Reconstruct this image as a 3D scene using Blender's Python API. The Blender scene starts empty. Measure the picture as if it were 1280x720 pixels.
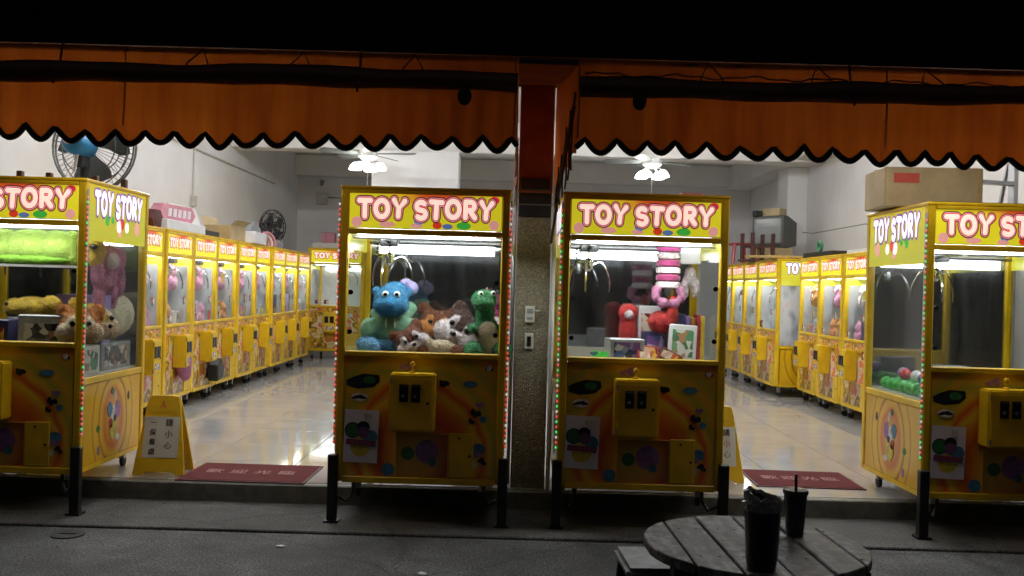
import bpy, bmesh, math, random
from mathutils import Vector, Matrix, Euler
R = math.radians
PI = math.pi
random.seed(7)
sc = bpy.context.scene
COL = sc.collection

# ------------------------------------------------------------------ camera
cam_d = bpy.data.cameras.new('camera')
cam = bpy.data.objects.new('camera', cam_d)
COL.objects.link(cam)
cam_d.sensor_width = 36.0
cam_d.lens = 36.0 * 1150 / 1280
cam_d.clip_start = 0.05
cam_d.clip_end = 600
cam.location = (0, 0, 1.24)
cam.rotation_euler = (Euler((R(90), 0, 0)).to_matrix() @ Matrix.Rotation(R(1.6), 3, 'Z')).to_euler()
sc.camera = cam

# ------------------------------------------------------------------ world: night sky, city glow
w = bpy.data.worlds.new('World')
sc.world = w
w.use_nodes = True
nt = w.node_tree
sky = nt.nodes.new('ShaderNodeTexSky')
sky.sky_type = 'NISHITA'
sky.sun_disc = False
sky.sun_elevation = R(12)
sky.sun_rotation = R(170)
hs = nt.nodes.new('ShaderNodeHueSaturation')
hs.inputs['Saturation'].default_value = 0.25
bg = nt.nodes['Background']
bg.inputs['Strength'].default_value = 0.008
nt.links.new(sky.outputs[0], hs.inputs['Color'])
nt.links.new(hs.outputs[0], bg.inputs['Color'])

sun_d = bpy.data.lights.new('sun', 'SUN')
sun = bpy.data.objects.new('sun', sun_d)
COL.objects.link(sun)
sun_d.energy = 0.025
sun_d.angle = R(25)
sun_d.color = (1.0, 0.86, 0.68)
sun.rotation_euler = (R(50), 0, R(-14))
sun.location = (0, -6, 8)

sc.view_settings.view_transform = 'Standard'
sc.view_settings.look = 'None'
sc.view_settings.gamma = 1
sc.view_settings.exposure = 0.0
sc.view_settings.use_curve_mapping = False
sc.render.engine = 'CYCLES'
sc.cycles.use_denoising = True
sc.cycles.max_bounces = 8
sc.cycles.diffuse_bounces = 4
sc.cycles.glossy_bounces = 4
sc.cycles.transparent_max_bounces = 24
sc.cycles.caustics_reflective = False
sc.cycles.caustics_refractive = False
sc.cycles.sample_clamp_indirect = 4.0
sc.cycles.use_light_tree = True


# ================================================================== helpers
class MB:
    def __init__(s):
        s.v = []
        s.f = []

    def add(s, vs, fs):
        o = len(s.v)
        s.v += [tuple(p) for p in vs]
        s.f += [tuple(i + o for i in f) for f in fs]
        return s

    def box(s, x0, x1, y0, y1, z0, z1):
        return s.add([(x0, y0, z0), (x1, y0, z0), (x1, y1, z0), (x0, y1, z0),
                      (x0, y0, z1), (x1, y0, z1), (x1, y1, z1), (x0, y1, z1)],
                     [(0, 3, 2, 1), (4, 5, 6, 7), (0, 1, 5, 4), (1, 2, 6, 5), (2, 3, 7, 6), (3, 0, 4, 7)])

    def quad(s, a, b, c, d):
        return s.add([a, b, c, d], [(0, 1, 2, 3)])

    def tube(s, pts, r, n=8, sq=None, caps=True):
        """round bar along pts; r number or list; sq=(axis index, half thickness) flattens"""
        pts = [Vector(p) for p in pts]
        m = len(pts)
        rs = r if isinstance(r, (list, tuple)) else [r] * m
        rings = []
        up = None
        for i, p in enumerate(pts):
            t = (pts[min(i + 1, m - 1)] - pts[max(i - 1, 0)])
            if t.length < 1e-9:
                t = Vector((0, 0, 1))
            t.normalize()
            if up is None:
                up = Vector((0, 1, 0)) if abs(t.y) < 0.9 else Vector((1, 0, 0))
            a = (up - t * up.dot(t))
            if a.length < 1e-6:
                a = t.orthogonal()
            a.normalize()
            up = a
            b = t.cross(a)
            rings.append([p + (a * math.cos(2 * PI * k / n) + b * math.sin(2 * PI * k / n)) * rs[i] for k in range(n)])
        vs = [q for ring in rings for q in ring]
        fs = []
        for i in range(m - 1):
            for k in range(n):
                k2 = (k + 1) % n
                fs.append((i * n + k, i * n + k2, (i + 1) * n + k2, (i + 1) * n + k))
        if caps:
            fs.append(tuple(range(n))[::-1])
            fs.append(tuple((m - 1) * n + k for k in range(n)))
        return s.add(vs, fs)

    def sphere(s, c, r, nu=12, nv=8):
        rx, ry, rz = r if isinstance(r, (list, tuple)) else (r, r, r)
        vs = [(c[0], c[1], c[2] - rz)]
        for j in range(1, nv):
            a = -PI / 2 + PI * j / nv
            for i in range(nu):
                t = 2 * PI * i / nu
                vs.append((c[0] + rx * math.cos(a) * math.cos(t), c[1] + ry * math.cos(a) * math.sin(t), c[2] + rz * math.sin(a)))
        vs.append((c[0], c[1], c[2] + rz))
        fs = []
        for i in range(nu):
            fs.append((0, 1 + (i + 1) % nu, 1 + i))
        for j in range(nv - 2):
            for i in range(nu):
                a = 1 + j * nu + i
                b = 1 + j * nu + (i + 1) % nu
                fs.append((a, b, b + nu, a + nu))
        L = len(vs) - 1
        o = 1 + (nv - 2) * nu
        for i in range(nu):
            fs.append((o + i, o + (i + 1) % nu, L))
        return s.add(vs, fs)

    def lathe(s, prof, n=20, c=(0, 0, 0), axis='z'):
        vs = []
        for r, h in prof:
            for k in range(n):
                a = 2 * PI * k / n
                p = (r * math.cos(a), r * math.sin(a), h)
                if axis == 'y':
                    p = (p[0], p[2], p[1])
                elif axis == 'x':
                    p = (p[2], p[0], p[1])
                vs.append((p[0] + c[0], p[1] + c[1], p[2] + c[2]))
        fs = []
        m = len(prof)
        for i in range(m - 1):
            for k in range(n):
                k2 = (k + 1) % n
                fs.append((i * n + k, i * n + k2, (i + 1) * n + k2, (i + 1) * n + k))
        if prof[0][0] > 1e-6:
            fs.append(tuple(range(n))[::-1])
        if prof[-1][0] > 1e-6:
            fs.append(tuple((m - 1) * n + k for k in range(n)))
        return s.add(vs, fs)

    def prism(s, poly, h0, h1, axis='y'):
        """poly: 2d outline, extruded along axis. y: (x,z); z: (x,y); x: (y,z)"""
        n = len(poly)
        def P(p, h):
            return {'y': (p[0], h, p[1]), 'z': (p[0], p[1], h), 'x': (h, p[0], p[1])}[axis]
        vs = [P(p, h0) for p in poly] + [P(p, h1) for p in poly]
        fs = [tuple(range(n)), tuple(range(2 * n - 1, n - 1, -1))]
        for k in range(n):
            k2 = (k + 1) % n
            fs.append((k, n + k, n + k2, k2))
        return s.add(vs, fs)

    def mesh(s, name, bevel=0, smooth=False, segs=1):
        me = bpy.data.meshes.new(name)
        bm = bmesh.new()
        vv = [bm.verts.new(p) for p in s.v]
        for f in s.f:
            try:
                bm.faces.new([vv[i] for i in f])
            except ValueError:
                pass
        bmesh.ops.remove_doubles(bm, verts=bm.verts, dist=1e-6)
        bmesh.ops.recalc_face_normals(bm, faces=bm.faces)
        if bevel:
            es = [e for e in bm.edges if len(e.link_faces) == 2 and e.calc_face_angle(0) > 0.6]
            bmesh.ops.bevel(bm, geom=es, offset=bevel, segments=segs, affect='EDGES', clamp_overlap=True)
        if smooth:
            for f in bm.faces:
                f.smooth = True
            for e in bm.edges:
                if len(e.link_faces) == 2 and e.calc_face_angle(0) > 0.7:
                    e.smooth = False
        bm.to_mesh(me)
        bm.free()
        return me

    def build(s, name, m, parent=None, bevel=0, smooth=False, segs=1, loc=None, rz=0):
        return link(name, s.mesh(name, bevel, smooth, segs), m, parent, loc, rz)


def link(name, me, m, parent=None, loc=None, rz=0):
    o = bpy.data.objects.new(name, me)
    COL.objects.link(o)
    if m is not None and len(me.materials) == 0:
        me.materials.append(M[m] if isinstance(m, str) else m)
    if parent is not None:
        o.parent = parent
    if loc is not None:
        o.location = loc
    if rz:
        o.rotation_euler.z = rz
    return o


def empty(name, loc=(0, 0, 0), rz=0):
    o = bpy.data.objects.new(name, None)
    COL.objects.link(o)
    o.empty_display_size = 0.1
    o.location = loc
    o.rotation_euler.z = rz
    return o


def tag(o, label, cat, group=None):
    o['label'] = label
    o['category'] = cat
    if group:
        o['group'] = group
    return o


def struct(o):
    o['kind'] = 'structure'
    return o


def copy_tree(o, parent=None):
    c = o.copy()
    COL.objects.link(c)
    c.parent = parent
    for ch in list(o.children):
        copy_tree(ch, c)
    return c


# ================================================================== materials
M = {}


def nodes(name):
    m = bpy.data.materials.new(name)
    m.use_nodes = True
    M[name] = m
    t = m.node_tree
    return m, t, t.nodes['Principled BSDF']


def N(t, kind, **kw):
    n = t.nodes.new(kind)
    for k, v in kw.items():
        if k in n.inputs:
            n.inputs[k].default_value = v
        else:
            setattr(n, k, v)
    return n


def ramp(t, stops, interp='LINEAR'):
    r = t.nodes.new('ShaderNodeValToRGB')
    r.color_ramp.interpolation = interp
    e = r.color_ramp.elements
    while len(e) < len(stops):
        e.new(0.5)
    for i, (p, c) in enumerate(stops):
        e[i].position = p
        e[i].color = (c[0], c[1], c[2], 1)
    return r


def mat(name, base, rough=0.5, metal=0.0, var=0.12, scale=8.0, bump=0.0, bscale=60.0, emit=None, estr=0.0, coat=0.0, rvar=0.0, spec=None):
    m, t, b = nodes(name)
    tc = N(t, 'ShaderNodeTexCoord')
    if var > 0:
        nz = N(t, 'ShaderNodeTexNoise', Scale=scale, Detail=5.0, Roughness=0.6)
        t.links.new(tc.outputs['Object'], nz.inputs['Vector'])
        lo = [c * (1 - var * 1.6) for c in base]
        hi = [min(1, c * (1 + var)) for c in base]
        rp = ramp(t, [(0.3, lo), (0.7, hi)])
        t.links.new(nz.outputs['Fac'], rp.inputs['Fac'])
        t.links.new(rp.outputs['Color'], b.inputs['Base Color'])
        if rvar > 0:
            mr = N(t, 'ShaderNodeMapRange')
            mr.inputs['To Min'].default_value = max(0, rough - rvar)
            mr.inputs['To Max'].default_value = min(1, rough + rvar)
            t.links.new(nz.outputs['Fac'], mr.inputs['Value'])
            t.links.new(mr.outputs[0], b.inputs['Roughness'])
    else:
        b.inputs['Base Color'].default_value = (*base, 1)
    if not (var > 0 and rvar > 0):
        b.inputs['Roughness'].default_value = rough
    b.inputs['Metallic'].default_value = metal
    if spec is not None:
        b.inputs['Specular IOR Level'].default_value = spec
    b.inputs['Coat Weight'].default_value = coat
    b.inputs['Coat Roughness'].default_value = 0.15
    if bump > 0:
        n2 = N(t, 'ShaderNodeTexNoise', Scale=bscale, Detail=4.0)
        bp = N(t, 'ShaderNodeBump', Strength=bump, Distance=0.01)
        t.links.new(tc.outputs['Object'], n2.inputs['Vector'])
        t.links.new(n2.outputs['Fac'], bp.inputs['Height'])
        t.links.new(bp.outputs['Normal'], b.inputs['Normal'])
    if 'plush' in name or 'hoodie' in name:
        b.inputs['Sheen Weight'].default_value = 0.35
        b.inputs['Sheen Roughness'].default_value = 0.5
    if emit is not None:
        b.inputs['Emission Color'].default_value = (*emit, 1)
        b.inputs['Emission Strength'].default_value = estr
    return m


# plain ones
mat('yellow_paint', (0.74, 0.48, 0.012), 0.38, var=0.16, scale=5, rvar=0.1, coat=0.15)
mat('yellow_plastic', (0.74, 0.47, 0.015), 0.45, var=0.10, scale=9)
mat('black_metal', (0.010, 0.010, 0.011), 0.42, var=0.3, scale=20)
mat('black_rubber', (0.012, 0.012, 0.012), 0.7, var=0.2)
mat('dark_slot', (0.012, 0.011, 0.012), 0.25, var=0.2)
mat('chrome', (0.75, 0.75, 0.77), 0.14, 1.0, var=0.04)
mat('steel', (0.42, 0.42, 0.43), 0.35, 1.0, var=0.1)
mat('white_plastic', (0.72, 0.72, 0.70), 0.4, var=0.05)
mat('white_deck', (0.74, 0.75, 0.76), 0.35, var=0.05)
mat('grey_plastic', (0.22, 0.23, 0.24), 0.5, var=0.1)
mat('tube_light', (1, 1, 1), 0.5, var=0, emit=(0.94, 0.97, 1.0), estr=46.0)
mat('row_light', (1, 1, 1), 0.5, var=0, emit=(0.96, 0.97, 1.0), estr=32.0)
mat('panel_light', (1, 1, 1), 0.5, var=0, emit=(0.95, 0.97, 1.0), estr=7.0)
mat('row_panel', (1, 1, 1), 0.5, var=0, emit=(0.97, 0.97, 1.0), estr=4.0)
mat('awning_tube', (1, 1, 1), 0.5, var=0, emit=(1.0, 0.95, 0.86), estr=16.0)
mat('ceiling_tube', (1, 1, 1), 0.5, var=0, emit=(0.97, 0.98, 1.0), estr=125.0)
mat('lamp_glass', (1, 1, 1), 0.5, var=0, emit=(1.0, 0.97, 0.92), estr=14.0)
mat('wall_paint', (0.76, 0.75, 0.75), 0.75, var=0.06, scale=1.3, bump=0.05, bscale=90)
mat('ceiling_paint', (0.74, 0.73, 0.71), 0.8, var=0.05, scale=1.5)
mat('facade', (0.006, 0.006, 0.007), 0.85, var=0.2, scale=3, spec=0.1)
mat('step_stone', (0.15, 0.15, 0.13), 0.5, var=0.3, scale=12, bump=0.1)
mat('floor_joint', (0.20, 0.18, 0.16), 0.8, var=0.1)
mat('mat_red', (0.10, 0.004, 0.007), 0.95, var=0.2, scale=90, bump=0.5, bscale=350)
mat('mat_print', (0.42, 0.24, 0.23), 0.9, var=0.1)
mat('ink', (0.015, 0.02, 0.018), 0.7, var=0.1)
mat('paper', (0.62, 0.64, 0.60), 0.6, var=0.05)
mat('poster_paper', (0.72, 0.70, 0.78), 0.45, var=0.05)
mat('cardboard', (0.42, 0.33, 0.19), 0.85, var=0.12, scale=6, bump=0.1)
mat('cardboard_print', (0.45, 0.07, 0.05), 0.8, var=0.15)
mat('pink_card', (0.58, 0.24, 0.30), 0.6, var=0.15)
mat('maroon', (0.10, 0.02, 0.025), 0.55, var=0.2)
mat('red_plastic', (0.40, 0.02, 0.025), 0.35, var=0.1)
mat('wood_dark', (0.07, 0.025, 0.018), 0.5, var=0.25, scale=12)
mat('pale_wood', (0.50, 0.34, 0.11), 0.5, var=0.15)
mat('tv_case', (0.07, 0.075, 0.07), 0.5, var=0.08)
mat('tv_screen', (0.20, 0.22, 0.22), 0.12, var=0.04)
mat('fan_blue', (0.035, 0.26, 0.55), 0.3, var=0.08)
mat('fan_grille', (0.20, 0.21, 0.20), 0.4, 0.7, var=0.1)
mat('fan_blade', (0.17, 0.19, 0.18), 0.45, var=0.1)
mat('fan_black', (0.015, 0.016, 0.017), 0.4, var=0.1)
mat('rope', (0.05, 0.018, 0.012), 0.8, var=0.2)
mat('roll_tarp', (0.075, 0.016, 0.007), 0.55, var=0.35, scale=14, bump=0.4, bscale=25)
mat('trim_black', (0.004, 0.004, 0.006), 0.7, var=0.1)
mat('pillar_dark', (0.24, 0.060, 0.020), 0.8, var=0.2)
mat('socket_white', (0.50, 0.48, 0.42), 0.5, var=0.1)
mat('pipe_white', (0.55, 0.54, 0.50), 0.5, var=0.1)
mat('cup_black', (0.010, 0.009, 0.010), 0.25, var=0.1, coat=0.4)
mat('cup_lid', (0.06, 0.055, 0.055), 0.15, var=0.1)
mat('straw_red', (0.05, 0.008, 0.010), 0.35, var=0.1)
mat('stool_top', (0.16, 0.16, 0.17), 0.55, var=0.3, scale=25, bump=0.2)
mat('stool_body', (0.012, 0.012, 0.013), 0.7, var=0.3)
mat('blue_plush', (0.03, 0.25, 0.50), 0.95, var=0.25, scale=30, bump=0.9, bscale=130)
mat('blue_plush_light', (0.16, 0.42, 0.68), 0.95, var=0.15, scale=30, bump=0.8, bscale=130)
mat('hoodie_green', (0.25, 0.50, 0.34), 0.95, var=0.15, scale=20, bump=0.5, bscale=120)
mat('lavender', (0.42, 0.38, 0.66), 0.9, var=0.15, bump=0.5)
mat('brown_plush', (0.19, 0.055, 0.022), 0.95, var=0.25, scale=30, bump=0.9, bscale=130)
mat('dark_plush', (0.06, 0.018, 0.014), 0.95, var=0.25, scale=30, bump=0.9, bscale=130)
mat('cream_plush', (0.70, 0.58, 0.42), 0.95, var=0.12, scale=30, bump=0.8, bscale=130)
mat('ivory_plush', (0.70, 0.66, 0.50), 0.95, var=0.10, scale=12, bump=0.4, bscale=90)
mat('orange_plush', (0.55, 0.22, 0.05), 0.95, var=0.2, scale=30, bump=0.8, bscale=130)
mat('yellow_plush', (0.72, 0.50, 0.05), 0.95, var=0.15, scale=30, bump=0.6, bscale=130)
mat('green_plush', (0.03, 0.22, 0.075), 0.9, var=0.25, scale=30, bump=0.8, bscale=130)
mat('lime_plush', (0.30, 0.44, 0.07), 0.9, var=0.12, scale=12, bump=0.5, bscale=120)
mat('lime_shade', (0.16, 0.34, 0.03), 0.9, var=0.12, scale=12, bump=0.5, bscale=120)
mat('pink_plush', (0.66, 0.28, 0.48), 0.95, var=0.2, scale=26, bump=0.9, bscale=110)
mat('plum_plush', (0.30, 0.03, 0.14), 0.9, var=0.2, scale=30, bump=0.6)
mat('pale_plush', (0.74, 0.66, 0.68), 0.9, var=0.1, scale=30, bump=0.6)
mat('red_plush', (0.55, 0.03, 0.03), 0.9, var=0.2, scale=30, bump=0.8, bscale=130)
mat('eye_white', (0.8, 0.8, 0.8), 0.3, var=0)
mat('eye_black', (0.006, 0.006, 0.006), 0.15, var=0)
mat('ball_green', (0.02, 0.45, 0.06), 0.2, var=0.05, coat=0.5)
mat('ball_white', (0.66, 0.68, 0.72), 0.2, var=0.05)
mat('ball_purple', (0.26, 0.20, 0.50), 0.2, var=0.05)
mat('ball_red', (0.55, 0.04, 0.05), 0.2, var=0.05)
mat('box_navy', (0.05, 0.05, 0.14), 0.3, var=0.2, scale=15)
mat('box_grey', (0.30, 0.31, 0.34), 0.25, var=0.35, scale=14)
mat('box_silver', (0.55, 0.56, 0.60), 0.25, var=0.2, scale=16)
mat('box_red', (0.42, 0.05, 0.06), 0.3, var=0.3, scale=20)
mat('box_brown', (0.20, 0.06, 0.03), 0.4, var=0.3, scale=20)
mat('box_white', (0.72, 0.72, 0.74), 0.35, var=0.06, scale=14)
mat('bag_film', (0.22, 0.22, 0.23), 0.25, var=0.3, scale=40)
mat('pad_tape', (0.5, 0.5, 0.48), 0.5, var=0.05)
# LEDs (they give off light)
for nm, c, s in (('led_red', (1.0, 0.09, 0.04), 0.8), ('led_green', (0.08, 1.0, 0.20), 0.75), ('led_white', (1.0, 0.86, 0.78), 0.6)):
    mat(nm, (0.5, 0.5, 0.5), 0.4, var=0, emit=c, estr=s)
# back-lit lettering
for nm, c, s in (('letter_dark', (0.09, 0.003, 0.02), 0.6), ('letter_pink', (0.95, 0.50, 0.52), 0.75), ('letter_red', (0.62, 0.02, 0.05), 0.75), ('letter_cream', (1.0, 0.74, 0.62), 0.92),
                 ('letter_white', (1.0, 0.94, 0.94), 0.9), ('letter_purple', (0.20, 0.07, 0.35), 0.7),
                 ('art_green', (0.06, 0.50, 0.06), 0.55), ('art_pink', (0.85, 0.38, 0.34), 0.6), ('art_blue', (0.12, 0.22, 0.50), 0.5), ('art_red', (0.75, 0.05, 0.02), 0.6)):
    mat(nm, tuple(x * 0.8 for x in c), 0.3, var=0, emit=c, estr=s)
# printed figures on the unlit panels
for nm, c in (('print_dark', (0.015, 0.02, 0.03)), ('print_green', (0.03, 0.16, 0.05)), ('print_blue', (0.06, 0.20, 0.32)), ('print_purple', (0.16, 0.07, 0.16)),
              ('print_red', (0.42, 0.03, 0.02)), ('print_yellow', (0.62, 0.50, 0.05)), ('print_white', (0.65, 0.64, 0.62)), ('print_violet', (0.30, 0.14, 0.36)), ('print_orange', (0.60, 0.20, 0.02))):
    mat(nm, c, 0.3, var=0.25, scale=40)


def sign_mat(name, side=False):
    m, t, b = nodes(name)
    tc = N(t, 'ShaderNodeTexCoord')
    sp = N(t, 'ShaderNodeSeparateXYZ')
    t.links.new(tc.outputs['Object'], sp.inputs[0])
    nz = N(t, 'ShaderNodeTexNoise', Scale=7.0, Detail=3.0)
    t.links.new(tc.outputs['Object'], nz.inputs['Vector'])
    # red burst to the right of the middle, upper half
    sub = N(t, 'ShaderNodeVectorMath', operation='SUBTRACT')
    sub.inputs[1].default_value = (0.06, 0.0, 0.09)
    t.links.new(tc.outputs['Object'], sub.inputs[0])
    sc_ = N(t, 'ShaderNodeVectorMath', operation='MULTIPLY')
    sc_.inputs[1].default_value = (3.2, 0, 9.0)
    t.links.new(sub.outputs[0], sc_.inputs[0])
    ln = N(t, 'ShaderNodeVectorMath', operation='LENGTH')
    t.links.new(sc_.outputs[0], ln.inputs[0])
    ad = N(t, 'ShaderNodeMath', operation='MULTIPLY_ADD')
    ad.inputs[1].default_value = 0.8
    t.links.new(nz.outputs['Fac'], ad.inputs[0])
    t.links.new(ln.outputs['Value'], ad.inputs[2])
    if side:
        rp = ramp(t, [(0.0, (0.62, 0.55, 0.03)), (0.5, (0.55, 0.55, 0.05)), (1.0, (0.66, 0.55, 0.02))])
    else:
        rp = ramp(t, [(0.0, (0.55, 0.03, 0.02)), (0.36, (0.60, 0.10, 0.02)), (0.52, (0.72, 0.50, 0.02)), (0.8, (0.66, 0.58, 0.02))])
    mp = N(t, 'ShaderNodeMath', operation='MULTIPLY')
    mp.inputs[1].default_value = 0.55
    t.links.new(ad.outputs[0], mp.inputs[0])
    t.links.new(mp.outputs[0], rp.inputs['Fac'])
    t.links.new(rp.outputs['Color'], b.inputs['Base Color'])
    t.links.new(rp.outputs['Color'], b.inputs['Emission Color'])
    b.inputs['Emission Strength'].default_value = 0.42 if side else 0.75
    b.inputs['Roughness'].default_value = 0.25


sign_mat('sign_front')
sign_mat('sign_side', True)


def art_mat(name, stops, cx, cz, k, ax=1.0, az=1.0, dist=0.25, rough=0.3, nscale=4.0):
    """printed rings round a centre, in the panel's own coordinates"""
    m, t, b = nodes(name)
    tc = N(t, 'ShaderNodeTexCoord')
    sub = N(t, 'ShaderNodeVectorMath', operation='SUBTRACT')
    sub.inputs[1].default_value = (cx, cx, cz)
    mul = N(t, 'ShaderNodeVectorMath', operation='MULTIPLY')
    mul.inputs[1].default_value = (ax if ax > 0 else 0, 0 if ax > 0 else -ax, az)
    t.links.new(tc.outputs['Object'], sub.inputs[0])
    t.links.new(sub.outputs[0], mul.inputs[0])
    ln = N(t, 'ShaderNodeVectorMath', operation='LENGTH')
    t.links.new(mul.outputs[0], ln.inputs[0])
    nz = N(t, 'ShaderNodeTexNoise', Scale=nscale, Detail=2.0)
    t.links.new(tc.outputs['Object'], nz.inputs['Vector'])
    ma = N(t, 'ShaderNodeMath', operation='MULTIPLY_ADD')
    ma.inputs[1].default_value = dist
    t.links.new(nz.outputs['Fac'], ma.inputs[0])
    mk = N(t, 'ShaderNodeMath', operation='MULTIPLY')
    mk.inputs[1].default_value = k
    t.links.new(ln.outputs['Value'], mk.inputs[0])
    t.links.new(mk.outputs[0], ma.inputs[2])
    s2 = N(t, 'ShaderNodeMath', operation='SUBTRACT')
    s2.inputs[1].default_value = dist * 0.5
    t.links.new(ma.outputs[0], s2.inputs[0])
    rp = ramp(t, stops)
    t.links.new(s2.outputs[0], rp.inputs['Fac'])
    t.links.new(rp.outputs['Color'], b.inputs['Base Color'])
    b.inputs['Roughness'].default_value = rough
    b.inputs['Coat Weight'].default_value = 0.25


art_mat('art_front', [(0.0, (0.74, 0.50, 0.03)), (0.18, (0.72, 0.34, 0.02)), (0.28, (0.55, 0.08, 0.015)), (0.38, (0.70, 0.22, 0.015)),
                      (0.46, (0.76, 0.54, 0.03)), (0.51, (0.70, 0.10, 0.02)), (0.57, (0.76, 0.48, 0.03)), (0.63, (0.46, 0.40, 0.04)), (0.70, (0.72, 0.40, 0.02)),
                      (0.78, (0.42, 0.36, 0.04)), (0.86, (0.68, 0.32, 0.02)), (0.94, (0.56, 0.10, 0.015)), (1.0, (0.40, 0.03, 0.012))], -0.02, 0.36, 1.45, dist=0.24, nscale=4.0)
art_mat('art_row', [(0.0, (0.70, 0.46, 0.03)), (0.16, (0.66, 0.10, 0.03)), (0.26, (0.74, 0.66, 0.55)), (0.34, (0.70, 0.42, 0.02)), (0.42, (0.08, 0.03, 0.03)), (0.48, (0.72, 0.48, 0.02)),
                    (0.60, (0.62, 0.10, 0.04)), (0.66, (0.74, 0.62, 0.45)), (0.75, (0.70, 0.46, 0.02)), (0.88, (0.05, 0.08, 0.06)), (1.0, (0.70, 0.46, 0.02))], 0.0, 0.40, 1.6, dist=1.1, nscale=8)
art_mat('art_side', [(0.0, (0.66, 0.50, 0.05)), (0.22, (0.66, 0.34, 0.05)), (0.40, (0.60, 0.16, 0.03)), (0.48, (0.70, 0.40, 0.02)), (0.55, (0.72, 0.46, 0.02)), (0.60, (0.34, 0.07, 0.012)),
                     (0.64, (0.72, 0.45, 0.012)), (0.80, (0.72, 0.46, 0.010)), (0.86, (0.48, 0.16, 0.012)), (0.9, (0.72, 0.46, 0.010)), (1.0, (0.66, 0.38, 0.010))], 0.0, 0.44, 2.6, ax=-1.25, az=0.95, dist=0.10, nscale=8)


def glass_mat(name, tint=(1, 1, 1), refl=0.10):
    m = bpy.data.materials.new(name)
    m.use_nodes = True
    M[name] = m
    t = m.node_tree
    t.nodes.remove(t.nodes['Principled BSDF'])
    out = t.nodes['Material Output']
    tr = N(t, 'ShaderNodeBsdfTransparent')
    tr.inputs['Color'].default_value = (*tint, 1)
    gl = N(t, 'ShaderNodeBsdfGlossy')
    gl.inputs['Roughness'].default_value = 0.03
    lw = N(t, 'ShaderNodeLayerWeight', Blend=0.5)
    pw = N(t, 'ShaderNodeMath', operation='POWER')
    pw.inputs[1].default_value = 4.0
    t.links.new(lw.outputs['Facing'], pw.inputs[0])
    fr = N(t, 'ShaderNodeMath', operation='MULTIPLY_ADD')
    fr.inputs[1].default_value = 0.22
    fr.inputs[2].default_value = 0.03
    t.links.new(pw.outputs[0], fr.inputs[0])
    mx = N(t, 'ShaderNodeMixShader')
    t.links.new(fr.outputs[0], mx.inputs[0])
    t.links.new(tr.outputs[0], mx.inputs[1])
    t.links.new(gl.outputs[0], mx.inputs[2])
    t.links.new(mx.outputs[0], out.inputs['Surface'])


glass_mat('glass', (0.95, 0.97, 0.96))
glass_mat('smoked_glass', (0.95, 0.94, 0.93))
glass_mat('clear_film', (0.8, 0.8, 0.82))
def mirror_mat():
    m, t, b = nodes('mirror')
    out = t.nodes['Material Output']
    b.inputs['Base Color'].default_value = (0.30, 0.31, 0.32, 1)
    b.inputs['Metallic'].default_value = 1.0
    b.inputs['Roughness'].default_value = 0.05
    tc = N(t, 'ShaderNodeTexCoord')
    mp = N(t, 'ShaderNodeMapping')
    mp.inputs['Scale'].default_value = (14, 14, 1.2)
    nz = N(t, 'ShaderNodeTexNoise', Scale=1.0, Detail=5.0, Roughness=0.7)
    t.links.new(tc.outputs['Object'], mp.inputs['Vector'])
    t.links.new(mp.outputs[0], nz.inputs['Vector'])
    mr = N(t, 'ShaderNodeMapRange')
    mr.inputs['From Min'].default_value = 0.35
    mr.inputs['From Max'].default_value = 0.7
    mr.inputs['To Min'].default_value = 0.03
    mr.inputs['To Max'].default_value = 0.17
    t.links.new(nz.outputs['Fac'], mr.inputs['Value'])
    df = N(t, 'ShaderNodeBsdfDiffuse')
    df.inputs['Color'].default_value = (0.42, 0.42, 0.44, 1)  # streaky grey stands in for smudges and the dim street reflection
    mx = N(t, 'ShaderNodeMixShader')
    t.links.new(mr.outputs[0], mx.inputs[0])
    t.links.new(b.outputs[0], mx.inputs[1])
    t.links.new(df.outputs[0], mx.inputs[2])
    t.links.new(mx.outputs[0], out.inputs['Surface'])


mirror_mat()


def cloth_mat():
    m, t, b = nodes('awning_cloth')
    out = t.nodes['Material Output']
    tc = N(t, 'ShaderNodeTexCoord')
    mp = N(t, 'ShaderNodeMapping')
    mp.inputs['Scale'].default_value = (6.0, 6.0, 0.5)
    t.links.new(tc.outputs['Object'], mp.inputs['Vector'])
    nz = N(t, 'ShaderNodeTexNoise', Scale=1.6, Detail=5.0, Roughness=0.65)
    t.links.new(mp.outputs[0], nz.inputs['Vector'])
    n2 = N(t, 'ShaderNodeTexNoise', Scale=1.1, Detail=3.0)
    t.links.new(tc.outputs['Object'], n2.inputs['Vector'])
    ad = N(t, 'ShaderNodeMath', operation='ADD')
    t.links.new(nz.outputs['Fac'], ad.inputs[0])
    t.links.new(n2.outputs['Fac'], ad.inputs[1])
    mu = N(t, 'ShaderNodeMath', operation='MULTIPLY')
    mu.inputs[1].default_value = 0.5
    t.links.new(ad.outputs[0], mu.inputs[0])
    rp = ramp(t, [(0.32, (0.30, 0.050, 0.006)), (0.48, (0.46, 0.098, 0.010)), (0.64, (0.62, 0.160, 0.018))])  # streaks for folds and light through the cloth, put into the colour
    t.links.new(mu.outputs[0], rp.inputs['Fac'])
    t.links.new(rp.outputs['Color'], b.inputs['Base Color'])
    b.inputs['Roughness'].default_value = 0.75
    tl = N(t, 'ShaderNodeBsdfTranslucent')
    t.links.new(rp.outputs['Color'], tl.inputs['Color'])
    mx = N(t, 'ShaderNodeMixShader')
    mx.inputs[0].default_value = 0.5
    t.links.new(b.outputs[0], mx.inputs[1])
    t.links.new(tl.outputs[0], mx.inputs[2])
    t.links.new(mx.outputs[0], out.inputs['Surface'])


cloth_mat()


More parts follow.
